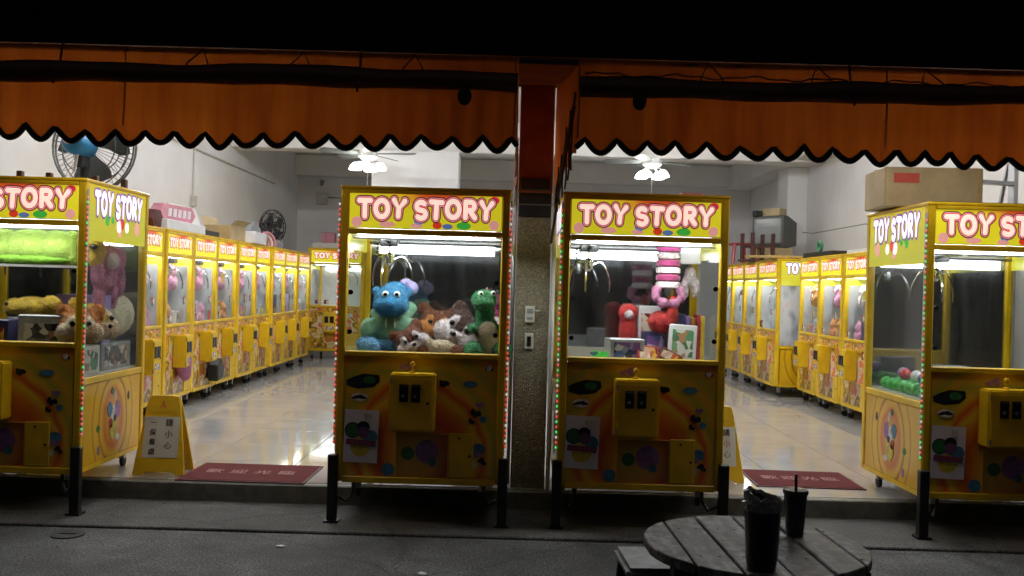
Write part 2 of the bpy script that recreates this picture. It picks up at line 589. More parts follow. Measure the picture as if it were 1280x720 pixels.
def opal_mat():
    m, t, b = nodes('opal_acrylic')
    out = t.nodes['Material Output']
    tc = N(t, 'ShaderNodeTexCoord')
    oi = N(t, 'ShaderNodeObjectInfo')
    ad = N(t, 'ShaderNodeVectorMath', operation='MULTIPLY_ADD')
    ad.inputs[1].default_value = (1, 1, 0.6)
    t.links.new(tc.outputs['Object'], ad.inputs[0])
    sc2 = N(t, 'ShaderNodeVectorMath', operation='SCALE')
    sc2.inputs['Scale'].default_value = 30.0
    cb = N(t, 'ShaderNodeCombineXYZ')
    for k in range(3):
        t.links.new(oi.outputs['Random'], cb.inputs[k])
    t.links.new(cb.outputs[0], sc2.inputs[0])
    t.links.new(sc2.outputs[0], ad.inputs[2])
    nz = N(t, 'ShaderNodeTexNoise', Scale=9.0, Detail=1.5, Roughness=0.5)
    t.links.new(ad.outputs[0], nz.inputs['Vector'])
    rp = ramp(t, [(0.28, (0.36, 0.38, 0.42)), (0.42, (0.62, 0.65, 0.70)), (0.52, (0.76, 0.79, 0.83)), (0.64, (0.80, 0.80, 0.82)), (0.76, (0.78, 0.62, 0.66))])
    t.links.new(nz.outputs['Fac'], rp.inputs['Fac'])
    t.links.new(rp.outputs['Color'], b.inputs['Base Color'])
    b.inputs['Roughness'].default_value = 0.2
    tl = N(t, 'ShaderNodeBsdfTranslucent')
    t.links.new(rp.outputs['Color'], tl.inputs['Color'])
    mx = N(t, 'ShaderNodeMixShader')
    mx.inputs[0].default_value = 0.45
    t.links.new(b.outputs[0], mx.inputs[1])
    t.links.new(tl.outputs[0], mx.inputs[2])
    t.links.new(mx.outputs[0], out.inputs['Surface'])


opal_mat()


def asphalt_mat(name, lo, mid, hi, spk, crack=0.0):
    m, t, b = nodes(name)
    tc = N(t, 'ShaderNodeTexCoord')
    n1 = N(t, 'ShaderNodeTexNoise', Scale=1.7, Detail=6.0, Roughness=0.7)
    n2 = N(t, 'ShaderNodeTexNoise', Scale=spk, Detail=4.0, Roughness=0.8)
    n3 = N(t, 'ShaderNodeTexNoise', Scale=0.9, Detail=4.0, Roughness=0.55)
    vo = N(t, 'ShaderNodeTexVoronoi', Scale=spk * 1.4)
    for n in (n1, n2, n3, vo):
        t.links.new(tc.outputs['Object'], n.inputs['Vector'])
    ad = N(t, 'ShaderNodeMath', operation='MULTIPLY_ADD')
    ad.inputs[1].default_value = 0.45
    t.links.new(n1.outputs['Fac'], ad.inputs[0])
    t.links.new(n2.outputs['Fac'], ad.inputs[2])
    rp = ramp(t, [(0.58, lo), (0.74, mid), (0.90, hi)])
    t.links.new(ad.outputs[0], rp.inputs['Fac'])
    # old oil and gum stains
    st = ramp(t, [(0.36, (0.35, 0.35, 0.35)), (0.46, (1, 1, 1)), (0.62, (1, 1, 1)), (0.70, (1.5, 1.5, 1.5))])
    t.links.new(n3.outputs['Fac'], st.inputs['Fac'])
    mu = N(t, 'ShaderNodeMix', data_type='RGBA', blend_type='MULTIPLY')
    mu.inputs['Factor'].default_value = 1.0
    t.links.new(rp.outputs['Color'], mu.inputs['A'])
    t.links.new(st.outputs['Color'], mu.inputs['B'])
    # cracks: edges of wobbled cells
    wv = N(t, 'ShaderNodeVectorMath', operation='MULTIPLY_ADD')
    wv.inputs[1].default_value = (0.5, 0.5, 0.0)
    t.links.new(n1.outputs['Color'], wv.inputs[0])
    t.links.new(tc.outputs['Object'], wv.inputs[2])
    ce = N(t, 'ShaderNodeTexVoronoi', Scale=0.75, feature='DISTANCE_TO_EDGE')
    t.links.new(wv.outputs[0], ce.inputs['Vector'])
    cr = ramp(t, [(0.0, (1 - crack,) * 3), (0.010, (1, 1, 1))])
    t.links.new(ce.outputs['Distance'], cr.inputs['Fac'])
    m2 = N(t, 'ShaderNodeMix', data_type='RGBA', blend_type='MULTIPLY')
    m2.inputs['Factor'].default_value = 1.0
    t.links.new(mu.outputs['Result'], m2.inputs['A'])
    t.links.new(cr.outputs['Color'], m2.inputs['B'])
    t.links.new(m2.outputs['Result'], b.inputs['Base Color'])
    b.inputs['Roughness'].default_value = 0.78
    bp = N(t, 'ShaderNodeBump', Strength=0.7, Distance=0.004)
    t.links.new(vo.outputs['Distance'], bp.inputs['Height'])
    t.links.new(bp.outputs[0], b.inputs['Normal'])


asphalt_mat('asphalt', (0.016, 0.016, 0.017), (0.052, 0.052, 0.055), (0.22, 0.22, 0.225), 90, 0.45)
asphalt_mat('concrete', (0.03, 0.03, 0.029), (0.07, 0.069, 0.067), (0.19, 0.19, 0.18), 90, 0.5)


def tile_mat():
    m, t, b = nodes('floor_tile')
    tc = N(t, 'ShaderNodeTexCoord')
    oi = N(t, 'ShaderNodeObjectInfo')
    nz = N(t, 'ShaderNodeTexNoise', Scale=3.0, Detail=6.0, Roughness=0.6)
    nz.noise_dimensions = '4D'
    t.links.new(tc.outputs['Object'], nz.inputs['Vector'])
    mk = N(t, 'ShaderNodeMath', operation='MULTIPLY')
    mk.inputs[1].default_value = 40
    t.links.new(oi.outputs['Random'], mk.inputs[0])
    t.links.new(mk.outputs[0], nz.inputs['W'])
    rp = ramp(t, [(0.3, (0.36, 0.36, 0.365)), (0.7, (0.46, 0.46, 0.465))])
    t.links.new(nz.outputs['Fac'], rp.inputs['Fac'])
    t.links.new(rp.outputs['Color'], b.inputs['Base Color'])
    mr = N(t, 'ShaderNodeMapRange')
    mr.inputs['To Min'].default_value = 0.03
    mr.inputs['To Max'].default_value = 0.10
    t.links.new(nz.outputs['Fac'], mr.inputs['Value'])
    t.links.new(mr.outputs[0], b.inputs['Roughness'])
    b.inputs['Specular IOR Level'].default_value = 0.85


tile_mat()


def pillar_mat():
    m, t, b = nodes('pebble_dash')
    tc = N(t, 'ShaderNodeTexCoord')
    vo = N(t, 'ShaderNodeTexVoronoi', Scale=170.0)
    nz = N(t, 'ShaderNodeTexNoise', Scale=4.0, Detail=4.0)
    t.links.new(tc.outputs['Object'], vo.inputs['Vector'])
    t.links.new(tc.outputs['Object'], nz.inputs['Vector'])
    rp = ramp(t, [(0.0, (0.13, 0.11, 0.075)), (0.6, (0.22, 0.19, 0.13)), (1.0, (0.32, 0.28, 0.20))])
    sp = N(t, 'ShaderNodeSeparateColor')
    t.links.new(vo.outputs['Color'], sp.inputs[0])
    t.links.new(sp.outputs[0], rp.inputs['Fac'])
    t.links.new(rp.outputs['Color'], b.inputs['Base Color'])
    bp = N(t, 'ShaderNodeBump', Strength=0.9, Distance=0.006)
    bp.invert = True
    t.links.new(vo.outputs['Distance'], bp.inputs['Height'])
    t.links.new(bp.outputs[0], b.inputs['Normal'])
    b.inputs['Roughness'].default_value = 0.8


pillar_mat()


def box_art(name, cols, scale):
    """busy printed packaging"""
    m, t, b = nodes(name)
    tc = N(t, 'ShaderNodeTexCoord')
    wob = N(t, 'ShaderNodeTexNoise', Scale=scale * 0.6, Detail=2.0)
    t.links.new(tc.outputs['Object'], wob.inputs['Vector'])
    mv = N(t, 'ShaderNodeVectorMath', operation='MULTIPLY_ADD')
    mv.inputs[1].default_value = (0.06, 0.06, 0.06)
    t.links.new(wob.outputs['Color'], mv.inputs[0])
    t.links.new(tc.outputs['Object'], mv.inputs[2])
    nz = N(t, 'ShaderNodeTexVoronoi', Scale=scale * 1.5)
    t.links.new(mv.outputs[0], nz.inputs['Vector'])
    sp = N(t, 'ShaderNodeSeparateColor')
    t.links.new(nz.outputs['Color'], sp.inputs[0])
    n = len(cols)
    rp = ramp(t, [(i / n, c) for i, c in enumerate(cols)], 'CONSTANT')
    t.links.new(sp.outputs[0], rp.inputs['Fac'])
    t.links.new(rp.outputs['Color'], b.inputs['Base Color'])
    b.inputs['Roughness'].default_value = 0.22
    b.inputs['Coat Weight'].default_value = 0.4


box_art('print_label', [(0.62, 0.60, 0.52), (0.66, 0.64, 0.58), (0.10, 0.09, 0.08), (0.62, 0.60, 0.52), (0.40, 0.06, 0.05), (0.66, 0.64, 0.58)], 60)
box_art('print_cool', [(0.03, 0.04, 0.10), (0.25, 0.30, 0.42), (0.62, 0.64, 0.70), (0.10, 0.16, 0.34), (0.70, 0.66, 0.62), (0.20, 0.10, 0.30)], 16)
box_art('print_warm', [(0.30, 0.03, 0.03), (0.62, 0.40, 0.30), (0.10, 0.03, 0.03), (0.72, 0.62, 0.50), (0.50, 0.12, 0.05), (0.66, 0.40, 0.05)], 18)
box_art('print_grey', [(0.02, 0.02, 0.02), (0.12, 0.11, 0.11), (0.45, 0.42, 0.40), (0.06, 0.06, 0.07), (0.30, 0.14, 0.10), (0.60, 0.58, 0.56)], 17)
box_art('print_mint', [(0.12, 0.30, 0.16), (0.66, 0.68, 0.62), (0.20, 0.36, 0.20), (0.45, 0.26, 0.14), (0.70, 0.70, 0.68), (0.10, 0.20, 0.12)], 15)


def plank_mat():
    m, t, b = nodes('plank_wood')
    tc = N(t, 'ShaderNodeTexCoord')
    oi = N(t, 'ShaderNodeObjectInfo')
    mp = N(t, 'ShaderNodeMapping')
    mp.inputs['Scale'].default_value = (34, 3.0, 10)
    ad0 = N(t, 'ShaderNodeVectorMath', operation='ADD')
    t.links.new(tc.outputs['Object'], ad0.inputs[0])
    t.links.new(oi.outputs['Random'], ad0.inputs[1])
    t.links.new(ad0.outputs[0], mp.inputs['Vector'])
    nz = N(t, 'ShaderNodeTexNoise', Scale=1.0, Detail=6.0, Roughness=0.7)
    t.links.new(mp.outputs[0], nz.inputs['Vector'])
    n2 = N(t, 'ShaderNodeTexNoise', Scale=26.0, Detail=5.0, Roughness=0.7)
    t.links.new(tc.outputs['Object'], n2.inputs['Vector'])
    ad = N(t, 'ShaderNodeMath', operation='ADD')
    t.links.new(nz.outputs['Fac'], ad.inputs[0])
    t.links.new(n2.outputs['Fac'], ad.inputs[1])
    mu = N(t, 'ShaderNodeMath', operation='MULTIPLY')
    mu.inputs[1].default_value = 0.5
    t.links.new(ad.outputs[0], mu.inputs[0])
    rp = ramp(t, [(0.40, (0.03, 0.029, 0.032)), (0.5, (0.11, 0.107, 0.115)), (0.62, (0.36, 0.35, 0.37))])
    t.links.new(mu.outputs[0], rp.inputs['Fac'])
    t.links.new(rp.outputs['Color'], b.inputs['Base Color'])
    b.inputs['Roughness'].default_value = 0.55
    bp = N(t, 'ShaderNodeBump', Strength=0.35, Distance=0.004)
    t.links.new(mu.outputs[0], bp.inputs['Height'])
    t.links.new(bp.outputs[0], b.inputs['Normal'])


plank_mat()

# ================================================================== the setting
FZ = 0.10            # shop floor above the street
XL, XR, YB, ZC = -3.72, 4.05, 15.8, 3.40

struct(MB().quad((-150, -150, -0.06), (150, -150, -0.06), (150, 250, -0.06), (-150, 250, -0.06)).build('ground', 'asphalt'))
struct(MB().box(-40, 40, -40, 4.53, -0.058, 0.0).build('street', 'asphalt'))
struct(MB().box(-40, 40, 4.585, 5.168, -0.058, 0.0).build('pavement', 'concrete', bevel=0.006))
struct(MB().box(XL - 0.15, XR + 0.15, 5.17, 5.235, -0.055, FZ - 0.002).build('step', 'step_stone', bevel=0.006))
floor = struct(MB().box(XL - 0.15, XR + 0.15, 5.236, YB + 0.1, -0.055, FZ - 0.012).build('floor', 'floor_joint'))
ts = 0.60
tm = MB().box(0.002, ts - 0.002, 0.002, ts - 0.002, -0.010, 0.0).mesh('tile', bevel=0.0015)
tm.materials.append(M['floor_tile'])
strip_me = {}
y = 5.236
row = 0
while y < YB:
    x = XL
    while x < XR - 0.05:
        o = link('tile', tm, None, floor, (x, y, FZ))
        if x + ts > XR:
            o.scale.x = (XR - x) / ts
        x += ts
    y += ts

struct(MB().box(XL - 0.15, XL, 5.26, YB + 0.15, -0.05, ZC).build('wall_left', 'wall_paint'))
struct(MB().box(XR, XR + 0.15, 5.26, YB + 0.15, -0.05, ZC).build('wall_right', 'wall_paint'))
struct(MB().box(XL, XR, YB, YB + 0.15, -0.05, ZC).build('wall_back', 'wall_paint'))
struct(MB().box(XL - 0.15, XR + 0.15, 5.26, YB + 0.15, ZC + 0.002, ZC + 0.2).build('ceiling', 'ceiling_paint'))
bm_ = MB()
bm_.box(XL, XR, 12.0, 12.32, 2.985, ZC)
bm_.box(XR - 0.42, XR, 5.5, 11.99, 3.02, ZC)
bm_.box(XR - 0.42, XR, 12.33, YB, 3.02, ZC)
bm_.box(XL, XL + 0.25, 5.5, 11.99, 3.10, ZC)
bm_.box(XL, XR, 15.55, YB - 0.001, 3.05, ZC - 0.001)
struct(bm_.build('ceiling_beam', 'ceiling_paint', bevel=0.01))
struct(MB().box(-1.86, -0.73, 11.9, 12.3, FZ, 2.984).build('column', 'wall_paint', bevel=0.012))
struct(MB().box(XR - 0.28, XR - 0.001, 12.7, 13.2, FZ, 3.02).build('pilaster', 'wall_paint', bevel=0.012))

# the dark building above the awning and its end piers
bld = empty('shop_building', (0, 5.3, 0))
tag(bld, 'dark upper storey of the shop building above the orange awning', 'building')
up = MB()
up.box(-12, 12, 5.262, 5.40, 2.42, 7.5)
up.build('upper_wall', 'facade', bld, loc=(0, -5.3, 0))
rb = MB()
for i in range(60):
    rb.box(-12 + i * 0.4, -11.94 + i * 0.4, 5.235, 5.26, 2.55, 7.4)
rb.build('cladding_rib', 'facade', bld, loc=(0, -5.3, 0))['kind'] = 'stuff'
MB().box(-12, XL - 0.16, 5.262, 5.6, 0, 2.419).build('side_wall', 'facade', bld, loc=(0, -5.3, 0))
MB().box(XR + 0.16, 12, 5.262, 5.6, 0, 2.419).build('side_wall', 'facade', bld, loc=(0, -5.3, 0))

# ------------------------------------------------------------------ pillar
pil = empty('pillar', (0.118, 5.45, 0))
tag(pil, 'narrow pebble dash pillar standing between two claw machines', 'pillar')
L0 = (-0.118, -5.45, 0)
MB().box(0.022, 0.215, 5.25, 5.65, 0.0, 1.648).build('shaft', 'pebble_dash', pil, bevel=0.006, loc=L0)
MB().box(0.024, 0.213, 5.252, 5.65, 1.650, 1.785).build('dark_band', 'black_metal', pil, bevel=0.004, loc=L0)
MB().box(0.018, 0.219, 5.246, 5.65, 1.716, 1.722).build('band_edge', 'steel', pil, loc=L0)
MB().box(0.020, 0.217, 5.248, 5.65, 1.787, 2.418).build('upper_shaft', 'pillar_dark', pil, bevel=0.004, loc=L0)
MB().box(0.035, 0.200, 5.215, 5.2465, 1.80, 1.865).build('junction_box', 'black_metal', pil, bevel=0.004, loc=L0)
MB().tube([(0.232, 5.22, 0.02), (0.232, 5.22, 2.0)], 0.012, 8).build('conduit', 'pipe_white', pil, smooth=True, loc=L0)
MB().tube([(0.006, 5.27, 0.12), (0.006, 5.27, 2.1)], 0.010, 8).build('conduit', 'steel', pil, smooth=True, loc=L0)
sw = MB().box(0.078, 0.134, 5.222, 5.249, 1.045, 1.140).build('switch_box', 'socket_white', pil, bevel=0.005, loc=L0)
MB().box(0.090, 0.122, 5.218, 5.2215, 1.10, 1.125).build('rocker', 'grey_plastic', sw)
MB().box(0.090, 0.122, 5.218, 5.2215, 1.065, 1.078).build('rocker', 'grey_plastic', sw)
MB().tube([(0.136, 5.235, 1.115), (0.152, 5.22, 1.113), (0.160, 5.22, 1.120)], 0.006, 6).build('cable_stub', 'socket_white', sw, smooth=True)
so = MB().box(0.080, 0.130, 5.236, 5.249, 0.895, 0.985).build('socket', 'socket_white', pil, bevel=0.004, loc=L0)
MB().box(0.094, 0.116, 5.231, 5.2355, 0.912, 0.968).build('socket_face', 'dark_slot', so)

# ------------------------------------------------------------------ awning
aw = empty('awning', (0.1, 4.3, 1.74))
tag(aw, 'orange cloth shop awning with scalloped black trimmed valance', 'awning')
LA = (-0.1, -4.3, -1.74)
AX0, AX1 = -4.6, 4.8
# sloping roof sheet
rf = MB()
n = 48
for i in range(n):
    xa = AX0 + (AX1 - AX0) * i / n
    xb = AX0 + (AX1 - AX0) * (i + 1) / n
    for j in range(6):
        ya = 3.40 + 1.85 * j / 6
        yb = 3.40 + 1.85 * (j + 1) / 6
        def rz_(x, y):
            s = (y - 3.40) / 1.85
            return 2.098 + 0.305 * s - 0.03 * math.sin(PI * s) * (0.6 + 0.4 * math.cos(x * 5.2))
        rf.add([(xa, ya, rz_(xa, ya)), (xb, ya, rz_(xb, ya)), (xb, yb, rz_(xb, yb)), (xa, yb, rz_(xa, yb))], [(0, 1, 2, 3)])
rf.build('roof_cloth', 'awning_cloth', aw, smooth=True, loc=LA)


def valance(x0, x1, ph, seam):
    pitch = 0.1125
    z1 = 2.094
    m = MB()
    tr = []
    nx = int((x1 - x0) / 0.0105)
    nz = 9
    vs = []
    for i in range(nx + 1):
        x = x0 + (x1 - x0) * i / nx
        s = ((x - x0) / pitch + ph + 0.10 * math.sin(x * 4.3) + 0.05 * math.sin(x * 11.7))
        # pointed crests and round lobes, slightly uneven
        c = abs(math.sin(PI * s))
        zb = 1.786 - 0.046 * (c ** 1.1) + 0.008 * math.sin(x * 2.1 + 1) + 0.005 * math.sin(x * 13) + 0.003 * math.sin(x * 37)
        fold = 0.016 * math.sin(x * 9 + 1.8 * math.sin(x * 3)) + 0.008 * math.sin(x * 27 + math.sin(x * 7) * 3) * math.sin(x * 1.9) + 0.004 * math.sin(x * 71)
        for j in range(nz + 1):
            tt = j / nz
            z = z1 + (zb - z1) * tt
            vs.append((x, 3.40 + fold * (0.15 + tt) , z))
        tr.append((x, 3.40 + fold * 1.15, zb + 0.002))
    fs = []
    for i in range(nx):
        for j in range(nz):
            a = i * (nz + 1) + j
            fs.append((a, a + nz + 1, a + nz + 2, a + 1))
    m.add(vs, fs)
    o = m.build('valance', 'awning_cloth', aw, smooth=True, loc=LA)
    t = MB()
    t.tube(tr, 0.0115, 6)
    t.build('scallop_trim', 'trim_black', o, smooth=True)
    for sx in seam:
        MB().tube([(sx, 3.395, 2.09), (sx + 0.003, 3.392, 1.93), (sx, 3.39, 1.80)], 0.003, 5).build('seam', 'pillar_dark', o)
    return o


valance(AX0, 0.004, 0.30, (-3.1, -1.45, -0.01))
valance(0.222, AX1, 0.62, (0.226, 1.36, 3.0))


def rolled(x0, x1, knob):
    pts, rr = [], []
    k = int((x1 - x0) / 0.06)
    for i in range(k + 1):
        x = x0 + (x1 - x0) * i / k
        pts.append((x, 3.335, 1.983 - 0.006 * math.sin(x * 2.3) - 0.003 * math.sin(x * 9)))
        rr.append(0.037 + 0.003 * math.sin(x * 6.1) + 0.002 * math.sin(x * 17))
    o = MB().tube(pts, rr, 12).build('rolled_curtain', 'roll_tarp', aw, smooth=True, loc=LA)
    MB().sphere((knob, 3.31, 1.925), (0.026, 0.025, 0.034), 12, 8).build('roller_end', 'black_rubber', o, smooth=True)
    return o


ro = rolled(AX0, 0.0, -0.19)
rp_ = rolled(0.228, AX1, 0.44)
for rr_, xs in ((ro, [-2.78, -2.42, -1.62 + 0.83, -1.16, -0.38, -0.80 - 1.13]), (rp_, [0.70, 1.10, 1.50, 1.90, 2.4])):
    for x in xs:
        MB().tube([(x - 0.045, 3.305, 1.99), (x - 0.035, 3.33, 2.025), (x, 3.392, 2.088), (x + 0.035, 3.33, 2.025), (x + 0.048, 3.305, 1.99)], 0.0035, 5).build('hanging_cord', 'rope', rr_)
for x in (-1.68, -0.58, 1.22, 2.7, -2.9):
    MB().tube([(x, 3.392, 2.10), (x, 3.375, 2.03), (x, 3.295, 1.985), (x, 3.33, 1.935)], 0.005, 5).build('tie_strap', 'rope', aw, loc=LA)
# wavy loose wire above the right roll
wp = [(0.24 + 0.03 * i, 3.31, 2.018 + 0.006 * math.sin(i * 0.7) + 0.004 * math.sin(i * 1.9)) for i in range(52)]
MB().tube(wp, 0.003, 5).build('loose_wire', 'rope', aw, loc=LA)
# front bar and arms carrying the cloth
MB().tube([(AX0, 3.415, 2.085), (AX1, 3.415, 2.085)], 0.012, 8).build('front_bar', 'black_metal', aw, smooth=True, loc=LA)
for x in (-3.3, -0.04, 0.26, 3.4):
    MB().tube([(x, 3.42, 2.08), (x, 5.24, 2.372)], 0.012, 8).build('arm', 'black_metal', aw, smooth=True, loc=LA)


def side_return(x):
    m = MB()
    k = 16
    for i in range(k):
        for j in range(5):
            def P(a, b):
                s = a / k
                yy = 3.41 + 1.83 * s
                zt = 2.090 + 0.300 * s
                zb = 1.745 + 0.05 * s + 0.015 * math.sin(s * 23) + 0.01 * math.sin(s * 51)
                return (x + 0.006 * math.sin(s * 17 + b * 0.6) * (b / 5), yy, zt + (zb - zt) * b / 5)
            m.add([P(i, j), P(i + 1, j), P(i + 1, j + 1), P(i, j + 1)], [(0, 1, 2, 3)])
    return m.build('side_flap', 'awning_cloth', aw, smooth=True, loc=LA)


side_return(0.2235)
side_return(0.0025)
# tangle of cords by the pillar
for k in range(7):
    a = 3.45 + 0.2 * k
    pts = [(0.217 - 0.004 * (k % 3), a, 1.98 - 0.03 * k), (0.212, a + 0.05, 1.88 - 0.02 * k), (0.208 + 0.008 * math.sin(k), a + 0.03, 1.74 - 0.012 * k), (0.214, a + 0.09, 1.70 - 0.015 * k)]
    MB().tube(pts, 0.004, 5).build('loose_cord', 'rope', aw, loc=LA)
MB().tube([(0.212, 3.44, 1.92), (0.210, 4.3, 1.73), (0.212, 5.15, 1.50)], 0.008, 6).build('pull_cord', 'rope', aw, loc=LA)
MB().box(0.10, 0.21, 3.404, 3.408, 2.090, 2.094).build('roof_hem', 'roll_tarp', aw, loc=LA)

# dark house across the street, behind the camera (only its reflection and shade reach the picture)
opp = empty('house_across', (0, -8, 0))
tag(opp, 'dark unlit house front across the street', 'building')
MB().box(-16, 16, -1.0, 0.0, 0, 5.5).build('wall', 'facade', opp)
for i in range(7):
    MB().box(-12 + i * 4, -10.4 + i * 4, 0.001, 0.05, 2.6, 4.2).build('window', 'dark_slot', opp)

# ================================================================== lettering
def arc(cx, cz, rx, rz, a0, a1, n=12):
    return [(cx + rx * math.cos(R(a0 + (a1 - a0) * i / n)), cz + rz * math.sin(R(a0 + (a1 - a0) * i / n))) for i in range(n + 1)]


GLYPH = {
    'T': (0.72, [[(0.02, 0.92), (0.70, 0.92)], [(0.36, 0.92), (0.36, 0.06)]]),
    'O': (0.86, [arc(0.43, 0.48, 0.34, 0.40, 90, 450, 20)]),
    'Y': (0.74, [[(0.04, 0.92), (0.37, 0.48), (0.70, 0.92)], [(0.37, 0.48), (0.37, 0.06)]]),
    'S': (0.66, [arc(0.33, 0.70, 0.26, 0.22, 35, 270, 12) + arc(0.33, 0.26, 0.27, 0.22, 90, -145, 12)]),
    'R': (0.74, [[(0.08, 0.06), (0.08, 0.92)], [(0.08, 0.92), (0.36, 0.92)] + arc(0.38, 0.69, 0.24, 0.23, 90, -90, 8) + [(0.08, 0.46)], [(0.34, 0.44), (0.66, 0.06)]]),
}


def word_paths(word, gap=0.25, space=0.42, bounce=True):
    x = 0
    out = []
    rnd = random.Random(3)
    for ch in word:
        if ch == ' ':
            x += space
            continue
        wd, strokes = GLYPH[ch]
        dz = rnd.uniform(-0.05, 0.05) if bounce else 0
        ro = R(rnd.uniform(-5, 5)) if bounce else 0
        big = 1.12 if ch == 'O' else 1.0
        for st in strokes:
            pts = []
            for (px, pz) in st:
                ax, az = (px - wd / 2) * big, (pz - 0.48) * big
                pts.append((x + wd / 2 + ax * math.cos(ro) - az * math.sin(ro), 0.48 + dz + ax * math.sin(ro) + az * math.cos(ro)))
            out.append(pts)
        x += wd + gap
    tot = x - gap
    return [[(px - tot / 2, pz - 0.48) for px, pz in st] for st in out], tot


def letter_mesh(name, m, r, thick, yoff):
    paths, tot = word_paths('TOY STORY')
    b = MB()
    n = 10
    for st in paths:
        # flattened bar with rounded ends
        pts = [Vector((p[0], p[1])) for p in st]
        closed = (pts[0] - pts[-1]).length < 0.02
        full = []
        if not closed:
            d0 = (pts[0] - pts[1]).normalized()
            d1 = (pts[-1] - pts[-2]).normalized()
            full = [(pts[0] + d0 * r * k, r * math.sqrt(max(0.0, 1 - k * k)) + 1e-4) for k in (1.0, 0.87, 0.5)]
            full += [(p, r) for p in pts]
            full += [(pts[-1] + d1 * r * k, r * math.sqrt(max(0.0, 1 - k * k)) + 1e-4) for k in (0.5, 0.87, 1.0)]
        else:
            full = [(p, r) for p in pts]
        rings = []
        L = len(full)
        for i, (p, rr) in enumerate(full):
            a = full[max(i - 1, 0)][0]
            c = full[min(i + 1, L - 1)][0]
            if closed and i in (0, L - 1):
                a, c = full[L - 2][0], full[1][0]
            t = (c - a)
            if t.length < 1e-9:
                t = Vector((1, 0))
            t.normalize()
            nn = Vector((-t.y, t.x))
            ring = []
            for k in range(n):
                an = 2 * PI * k / n
                o = nn * (rr * math.cos(an))
                ring.append((p.x + o.x, yoff + thick * math.sin(an) * (rr / r) ** 0.4, p.y + o.y))
            rings.append(ring)
        vs = [q for g in rings for q in g]
        fs = []
        for i in range(L - 1):
            for k in range(n):
                k2 = (k + 1) % n
                fs.append((i * n + k, i * n + k2, (i + 1) * n + k2, (i + 1) * n + k))
        if not closed:
            fs.append(tuple(range(n)))
            fs.append(tuple((L - 1) * n + k for k in range(n)))
        b.add(vs, fs)
    me = b.mesh(name, smooth=True)
    me.materials.append(M[m])
    return me, tot


LET = [letter_mesh('lettering_edge', 'letter_dark', 0.300, 0.030, 0.0),
       letter_mesh('lettering_halo', 'letter_pink', 0.232, 0.030, -0.022),
       letter_mesh('lettering_line', 'letter_red', 0.205, 0.030, -0.044),
       letter_mesh('lettering', 'letter_cream', 0.146, 0.030, -0.066)]
LETS = [letter_mesh('side_lettering_edge', 'letter_purple', 0.26, 0.030, 0.0),
        letter_mesh('side_lettering', 'letter_white', 0.155, 0.030, -0.03)]
LW = LET[0][1] + 0.5


def disc(b, x, z, r, yf, th=0.002, n=16, ex=1.0):
    b.prism([(x + r * ex * math.cos(2 * PI * k / n), z + r * math.sin(2 * PI * k / n)) for k in range(n)], yf, yf + th, 'y')
    return b


def blotch(b, x, z, r, yf, seed, th=0.002, n=30, ex=1.0):
    rn = random.Random(seed)
    ph = [rn.uniform(0, 6.28) for _ in range(4)]
    pts = []
    for k in range(n):
        a = 2 * PI * k / n
        q = r * (0.80 + 0.22 * math.sin(2 * a + ph[0]) + 0.18 * math.sin(3 * a + ph[1]) + 0.10 * math.sin(5 * a + ph[2]))
        pts.append((x + ex * q * math.cos(a), z + q * math.sin(a)))
    b.prism(pts, yf, yf + th, 'y')
    return b


